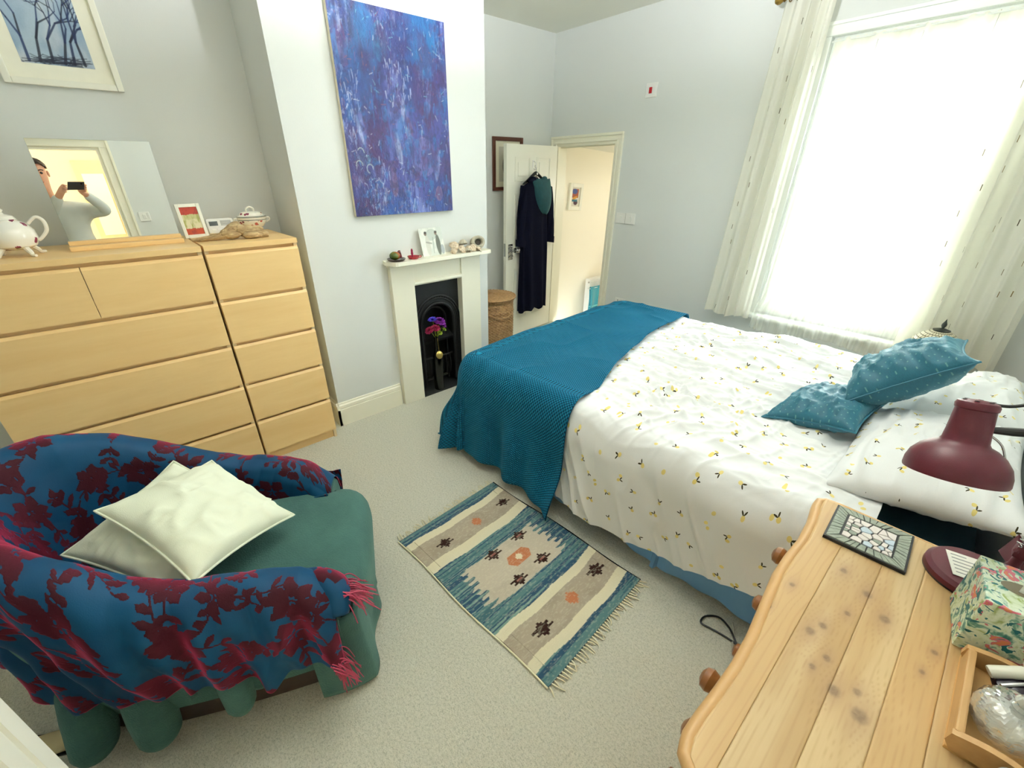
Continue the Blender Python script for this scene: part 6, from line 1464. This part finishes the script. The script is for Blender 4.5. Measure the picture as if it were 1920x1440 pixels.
sat = g.bsdf(base=g.mix(lay, c(0, 36, 70), c(0, 76, 114)), rough=.6, spec=.25, sheen=.06, sheen_tint=c(60, 140, 220), normal=g.bump(nz, .15, .002))
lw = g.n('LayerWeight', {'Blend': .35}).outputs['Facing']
vel = g.bsdf(base=g.mix(g.math('MULTIPLY', g.math('POWER', lw, 1.6), 1.0), c(48, 0, 15), c(176, 46, 84)), rough=.75, spec=.25, sheen=.5, sheen_tint=c(230, 90, 130), sheen_rough=.35, normal=g.bump(g.math('ADD', g.math('MULTIPLY', nz, .4), mk), .5, .004))  # pink highlight of the pile mixed into the base colour at grazing angles
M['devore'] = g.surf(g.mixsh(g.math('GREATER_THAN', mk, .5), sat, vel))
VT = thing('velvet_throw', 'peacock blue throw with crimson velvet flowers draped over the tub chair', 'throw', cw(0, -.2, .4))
nS, nT = 560, 250; P = np.zeros((nS, nT, 3)); UVt = np.zeros((nS, nT, 2)); arcp = 0; lastp = None
for i in range(nS):
    s_ = -1.0+2.0*i/(nS-1); u_, v_, nu, nv, h = upath(s_); lean = .06*max(0, 1-abs(s_)/.5)
    if lastp is not None: arcp += math.hypot(u_-lastp[0], v_-lastp[1])
    lastp = (u_, v_)
    near = float(sstep(-.1, .15, s_)); front_ = float(sstep(.8, 1.0, abs(s_)))
    hem = (.30 if s_ > 0 else .34)+.03*math.sin(s_*13)+.02*math.sin(s_*29+1); hem = hem+.02*float(sstep(.25, .05, abs(s_)))+.05*float(sstep(.5, .3, s_))*(s_ > 0)
    if s_ < -.8: hem = hem+.10*front_
    bot_in = .44+.02*math.sin(s_*17)
    pf = [(-.112, bot_in), (-.10, h-.14), (-.088, h-.05), (-.062, h+.004), (-.018, h+.02), (.028, h+.014), (.06, h-.022), (.078, h-.09), (.086, h-.16), (.098, (h-.16)*.55+hem*.45), (.108, hem)]
    pf = np.array(pf); d = np.concatenate([[0], np.cumsum(np.hypot(*np.diff(pf, axis=0).T))]); tl = np.linspace(0, d[-1], nT)
    ker = np.hanning(31); ker /= ker.sum(); sm1 = lambda q: np.convolve(np.concatenate([2*q[0]-q[15:0:-1], q, 2*q[-1]-q[-2:-17:-1]]), ker, 'valid')
    pd = sm1(np.interp(tl, d, pf[:, 0])); pz = sm1(np.interp(tl, d, pf[:, 1]))
    over = sstep(d[4]-.05, d[7]+.15, tl)
    sw = s_*1.6
    wr = .026*over*(np.sin(sw*22+tl*7+1.5*math.sin(sw*5))*.6+.5*np.sin(sw*41-tl*11))*(.3+.7*near)+.012*over*(fbm(sw*7+tl*4, tl*5-sw*3, 44, 2)-.5)*2+.012*over*(ridge(sw*6+tl*3, tl*2-sw*4, 63)**2-.3)+.007*(ridge(sw*9+tl*5, tl*7, 61)-.5)
    dd2 = pd+wr+lean*(pz-.4)/.5+.03*over*near*np.sin(tl*5)
    P[i, :, 0] = u_+nu*dd2; P[i, :, 1] = v_+nv*dd2+.0*tl; P[i, :, 2] = pz+.008*(vnoise(sw*8, tl*8, 5)-.5)
    UVt[i, :, 0] = arcp; UVt[i, :, 1] = tl
Pw = np.array([tuple(CH @ Vector(p)) for p in P.reshape(-1, 3)])
ju = np.clip((UVt[..., 0].ravel()+.1)/.004, 0, MK.nx-1).astype(int); jv = np.clip((UVt[..., 1].ravel()+.1)/.004, 0, MK.ny-1).astype(int)
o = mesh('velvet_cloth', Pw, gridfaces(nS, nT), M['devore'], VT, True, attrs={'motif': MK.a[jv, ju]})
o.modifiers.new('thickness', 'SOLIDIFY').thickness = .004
M['tassel'] = plain('rose_silk_fringe', c(164, 50, 82), .5, var=.25, scale=80)
def tassels(base, dirs, n, L, seed):
    rr = random.Random(seed); mb = MB()
    for k in range(n):
        p = Vector(base)+Vector((rr.uniform(-.05, .05), rr.uniform(-.02, .02), rr.uniform(-.02, .02))); d = Vector(dirs)+Vector((rr.uniform(-.5, .5), rr.uniform(-.4, .4), rr.uniform(-.3, .3)))
        d.normalize(); l_ = L*rr.uniform(.6, 1.1); mb.tube([p, p+d*l_*.5+Vector((0, 0, .01)), p+d*l_+Vector((rr.uniform(-.02, .02), rr.uniform(-.02, .02), -.03))], [.0022, .002, .0015], 5)
    o = mb.build('fringe', M['tassel'], VT, True); o['kind'] = 'stuff'
tassels(cw(.325, .39, .48), tuple((CH.to_3x3() @ Vector((.1, .9, -.3)))), 60, .10, 3)
tassels(cw(.43, .35, .29), tuple((CH.to_3x3() @ Vector((.1, .5, -.9)))), 46, .09, 4)
# bunched front end of the throw over the near arm
mb = MB(); mb.tube([cw(.24, .26, .475), cw(.29, .33, .50), cw(.325, .38, .485), cw(.385, .39, .43)], [.03, .045, .05, .03], 16)
nv_ = np.array(mb.v); mesh('gathered_end', mb.v, mb.f, M['devore'], VT, True, attrs={'motif': (vnoise(nv_[:, 0]*45+nv_[:, 2]*20, nv_[:, 1]*45, 7) > .55).astype(float)})
# cushions on the chair
M['mint'] = plain('pale_mint_cotton', c(226, 231, 210), .85, var=.03, scale=6, bump=.15, bscale=350)
pillow('cushion', 'pale mint cushion lying uppermost on the tub chair', 'cushion', corner_pose((1.557, -1.07, .735), (1.91, -.898, .60), (1.32, -.841, .705)), .43, .40, .15, M['mint'], 'mint cushions on the tub chair', 44, M['mint'], .009, 14, corner=.10)
pillow('cushion', 'pale mint cushion tucked underneath on the tub chair', 'cushion', corner_pose((1.53, -1.165, .635), (1.86, -.93, .53), (1.285, -.985, .715)), .43, .42, .13, M['mint'], 'mint cushions on the tub chair', 44, M['mint'], .008, 19, corner=.10)
# little things under the chair's near side
t = thing('slipper', 'beige slipper half under the tub chair', 'slipper', (1.64, -1.47, 0))
sm_ = Matrix.Translation(Vector((1.64, -1.47, 0))) @ Matrix.Rotation(math.radians(60), 4, 'Z')
mb = MB(); P = np.zeros((16, 20, 3))
for i in range(16):
    q = i/15; wd = .042*math.sin(math.pi*(.08+.86*q))**.6; hh = .018+.05*sstep(.35, .75, q)
    for j in range(20):
        a = 2*math.pi*j/20; P[i, j] = sm_ @ Vector((-.13+.26*q, wd*math.cos(a), hh*.5+hh*.5*math.sin(a)+.004))
mb.grid(P, True); mb.f += [tuple(range(20)), tuple(range(15*20+19, 15*20-1, -1))]; mb.build('upper', plain('beige_suede', c(196, 180, 140), .9), t, True)
MB().box((-.13, -.04, 0), (.13, .04, .008), .003, sm_).build('sole', M['black'], t)

# white boarded wardrobe at the lower left
WD = thing('wardrobe', 'white tongue-and-groove wardrobe at the lower left edge', 'wardrobe', (2.65, -1.55, 0))
wx_, wxe, wyf, wyb, wh = 2.245, 3.02, -1.225, -1.75, 1.9
MB().box((wx_, wyb, 0.08), (wxe, wyf-0.02, wh), 0.003).build('carcass', M['white'], WD)
MB().box((wx_+.02, wyb+.02, 0), (wxe-.02, wyf-0.05, 0.08)).build('plinth', M['white'], WD)
MB().box((wx_-.015, wyb, wh), (wxe+.015, wyf+.012, wh+.025), 0.006).build('top_board', M['white'], WD)
x_ = wx_
while x_ < wxe-.01:
    x2 = min(x_+.062, wxe)
    mb = MB(); mb.prism([(x_+.0015, wyf-.02), (x_+.0015, wyf-.005), (x_+.006, wyf), (x2-.012, wyf), (x2-.0105, wyf-.004), (x2-.008, wyf+.001), (x2-.0055, wyf-.004), (x2-.0005, wyf-.005), (x2-.0005, wyf-.02)], 2, .085, wh); mb.build('board', M['white'], WD); x_ = x2
MB().lathe([(0, 0), (.012, 0), (.009, .012), (.018, .022), (.016, .034), (0, .038)], (2.64, wyf, 1.0), 16, mtx=Matrix.Rotation(-math.pi/2, 4, 'X')).build('knob', M['brass'], WD, True)

# ------------------------------------------------------------------ the photographer (seen in the mirror)
def skin_body(name, pts, edges, radii, mat, parent=None, sub=2, root=0):
    me = bpy.data.meshes.new(name); me.from_pydata(pts, edges, []); me.materials.append(mat)
    o = bpy.data.objects.new(name, me); COL.objects.link(o)
    md = o.modifiers.new('skin', 'SKIN'); md.use_smooth_shade = True
    sv = me.skin_vertices[0].data if me.skin_vertices else None
    if sv is None:
        bm = bmesh.new(); bm.from_mesh(me); bm.verts.layers.skin.verify(); bm.to_mesh(me); bm.free(); sv = me.skin_vertices[0].data
    for v, r_ in zip(sv, radii): v.radius = r_ if hasattr(r_, '__len__') else (r_, r_)
    sv[root].use_root = True
    s_ = o.modifiers.new('smooth', 'SUBSURF'); s_.levels = sub; s_.render_levels = sub
    if parent is not None: attach(o, parent)
    return o
g = G('skin'); o = g.coord(); M['skin'] = g.surf(g.bsdf(base=g.mix(g.noise(o, 20, 3), c(196, 140, 112), c(214, 164, 136)), rough=.55))
M['shirt'] = plain('pale_grey_sweatshirt', c(206, 210, 206), .9, var=.04, scale=12, bump=.2, bscale=250); M['hair'] = plain('dark_brown_hair', c(48, 34, 26), .7, var=.3, scale=80); M['jeans'] = plain('dark_jeans', c(40, 48, 66), .9)
phc = CAM-r1*.072-u1*.034-fw*.010
PR = thing('person', 'person in a pale grey top holding up a phone, reflected in the mirror', 'person', (3.60, -1.02, 0))
pt = {}; E_ = []; R2_ = []; names = []
def V(nm, p, r_, link_=None):
    names.append(nm); pt[nm] = (len(names)-1, Vector(p)); R2_.append(r_)
    if link_: E_.append((pt[link_][0], pt[nm][0]))
V('pelvis', (3.64, -1.03, .98), .09); V('waist', (3.62, -1.05, 1.15),   .085, 'pelvis'); V('chest', (3.57, -1.09, 1.38), .10, 'waist'); V('neckb', (3.50, -1.13, 1.555), .065, 'chest'); V('neck', (3.46, -1.135, 1.64), .055, 'neckb')
V('jaw', (3.425, -1.138, 1.72), .066, 'neck'); V('face', (3.42, -1.14, 1.80), .082, 'jaw'); V('brow', (3.43, -1.14, 1.87), .085, 'face'); V('crown', (3.445, -1.14, 1.93), .055, 'brow')
V('hipL', (3.64, -1.13, .92), .06, 'pelvis'); V('kneeL', (3.62, -1.15, .50), .045, 'hipL'); V('ankL', (3.66, -1.15, .09), .042, 'kneeL'); V('toeL', (3.54, -1.17, .035), .035, 'ankL')
V('hipR', (3.66, -.93, .92), .06, 'pelvis'); V('kneeR', (3.66, -.90, .50), .045, 'hipR'); V('ankR', (3.72, -.90, .09), .042, 'kneeR'); V('toeR', (3.60, -.88, .035), .035, 'ankR')
hA = phc+r1*.080-fw*.03-u1*.03; hB = phc-r1*.085-fw*.03-u1*.03
V('shL', (3.53, -1.29, 1.47), .045, 'chest'); V('elL', (3.36, -1.22, 1.38), .034, 'shL'); V('wrL', hB-u1*.05-fw*.03, .028, 'elL'); V('palmL', hB, .032, 'wrL')
V('shR', (3.55, -.90, 1.47), .045, 'chest'); V('elR', (3.47, -.715, 1.46), .034, 'shR'); V('wrR', hA-u1*.05+r1*.02-fw*.03, .028, 'elR'); V('palmR', hA, .032, 'wrR')
for hnm, hp, sg in (('L', hB, -1), ('R', hA, 1)):
    for k in range(4):
        uu_ = u1*(.034-.020*k); b0 = hp+uu_+r1*sg*.012; V(f'f{hnm}{k}a', b0+fw*.012+r1*sg*.012, .0085, 'palm'+hnm); V(f'f{hnm}{k}b', b0+fw*.028+r1*sg*.004, .008, f'f{hnm}{k}a'); V(f'f{hnm}{k}c', b0+fw*.030-r1*sg*.010, .007, f'f{hnm}{k}b')
    V(f't{hnm}a', hp-u1*.02-r1*sg*.012, .010, 'palm'+hnm); V(f't{hnm}b', hp-u1*.012-r1*sg*.035+fw*.006, .009, f't{hnm}a'); V(f't{hnm}c', hp-u1*.004-r1*sg*.055+fw*.010, .0075, f't{hnm}b')
bd = skin_body('body', [tuple(pt[n_][1]) for n_ in names], E_, R2_, M['skin'], PR)
# face: nose, eyebrows, eyes, mouth, ears
fd = Vector((-.98, .12, -.12)).normalized(); sd_ = Vector((0, 0, 1)).cross(fd).normalized(); up_ = fd.cross(sd_); fc = Vector((3.42, -1.14, 1.80))
mb = MB(); mb.tube([fc+fd*.075+up_*.03, fc+fd*.092+up_*.005, fc+fd*.102-up_*.015, fc+fd*.082-up_*.024], [.008, .011, .014, .009], 10); mb.build('nose', M['skin'], bd, True)
for s_ in (-1, 1):
    MB().lathe([(0, -.004), (.011, 0), (0, .007)], (0, 0, 0), 12, mtx=Matrix.Translation(fc+fd*.072+sd_*s_*.031+up_*.026) @ Vector((0, 0, 1)).rotation_difference(fd).to_matrix().to_4x4()).build('eye', plain('eye_dark', c(40, 32, 28), .2), bd, True)
    mb = MB(); mb.add(*lump(fc+sd_*s_*.085-fd*.01+up_*.01, (.016, .010, .03), 3, 14, .1)); mb.build('ear', M['skin'], bd, True)
    MB().tube([fc+fd*.075+sd_*s_*.016+up_*.048, fc+fd*.074+sd_*s_*.034+up_*.054, fc+fd*.062+sd_*s_*.052+up_*.048], .005, 6).build('eyebrow', M['hair'], bd, True)
MB().tube([fc+fd*.066-sd_*.024-up_*.055, fc+fd*.078-up_*.053, fc+fd*.066+sd_*.024-up_*.055], [.003, .006, .003], 8).build('mouth', plain('lips', c(166, 92, 84), .5), bd, True)
mb = MB(); vs, fs = lump(fc+up_*.055-fd*.02, (.098, .094, .098), 8, 32, .10); keep = [f for f in fs if all((Vector(vs[i])-fc).dot(up_) > .045+.9*max(0, (Vector(vs[i])-fc).dot(fd)) for i in f)]; mb.add(vs, keep); mb.build('hair', M['hair'], bd, True)
# clothes as children
cn_ = ['pelvis', 'waist', 'chest', 'neckb', 'shL', 'elL', 'wrL', 'shR', 'elR', 'wrR']; ix = {n_: i for i, n_ in enumerate(cn_)}
cr_ = dict(pelvis=.165, waist=.155, chest=.17, neckb=.078, shL=.088, elL=.062, wrL=.042, shR=.088, elR=.062, wrR=.042)
cp = []
for n_ in cn_:
    p = pt[n_][1].copy()
    if n_ in ('wrL', 'wrR'): e = pt['el'+n_[-1]][1]; p = e+(p-e)*.86
    if n_ == 'neckb': p = p+Vector((0, 0, -.02))
    cp.append(tuple(p))
skin_body('sweatshirt', cp, [(ix[a], ix[b]) for a, b in (('pelvis', 'waist'), ('waist', 'chest'), ('chest', 'neckb'), ('chest', 'shL'), ('shL', 'elL'), ('elL', 'wrL'), ('chest', 'shR'), ('shR', 'elR'), ('elR', 'wrR'))], [cr_[n_] for n_ in cn_], M['shirt'], bd)
tn = ['pelvis', 'hipL', 'kneeL', 'ankL', 'hipR', 'kneeR', 'ankR']
skin_body('trousers', [tuple(pt[n_][1]+Vector((0, 0, .0))) for n_ in tn], [(0, 1), (1, 2), (2, 3), (0, 4), (4, 5), (5, 6)], [.15, .105, .078, .06, .105, .078, .06], M['jeans'], bd)
t = thing('phone', 'black phone held in both hands, reflected in the mirror', 'phone', tuple(phc))
pmx = Matrix(((r1.x, u1.x, fw.x, phc.x), (r1.y, u1.y, fw.y, phc.y), (r1.z, u1.z, fw.z, phc.z), (0, 0, 0, 1)))
MB().box((-.078, -.039, -.008), (.078, .039, 0), .004, pmx).build('case', M['black'], t)
MB().box((-.074, -.035, -.0085), (.074, .035, -.0079), 0, pmx).build('screen', plain('phone_screen', c(120, 130, 140), .1), t)
for k in range(2): MB().lathe([(0, 0), (.008, 0), (.008, .002), (0, .002)], (0, 0, 0), 16, mtx=pmx @ Matrix.Translation(Vector((.045, .022-.024*k, 0)))).build('lens', plain('lens_glass', c(20, 22, 30), .05), t)
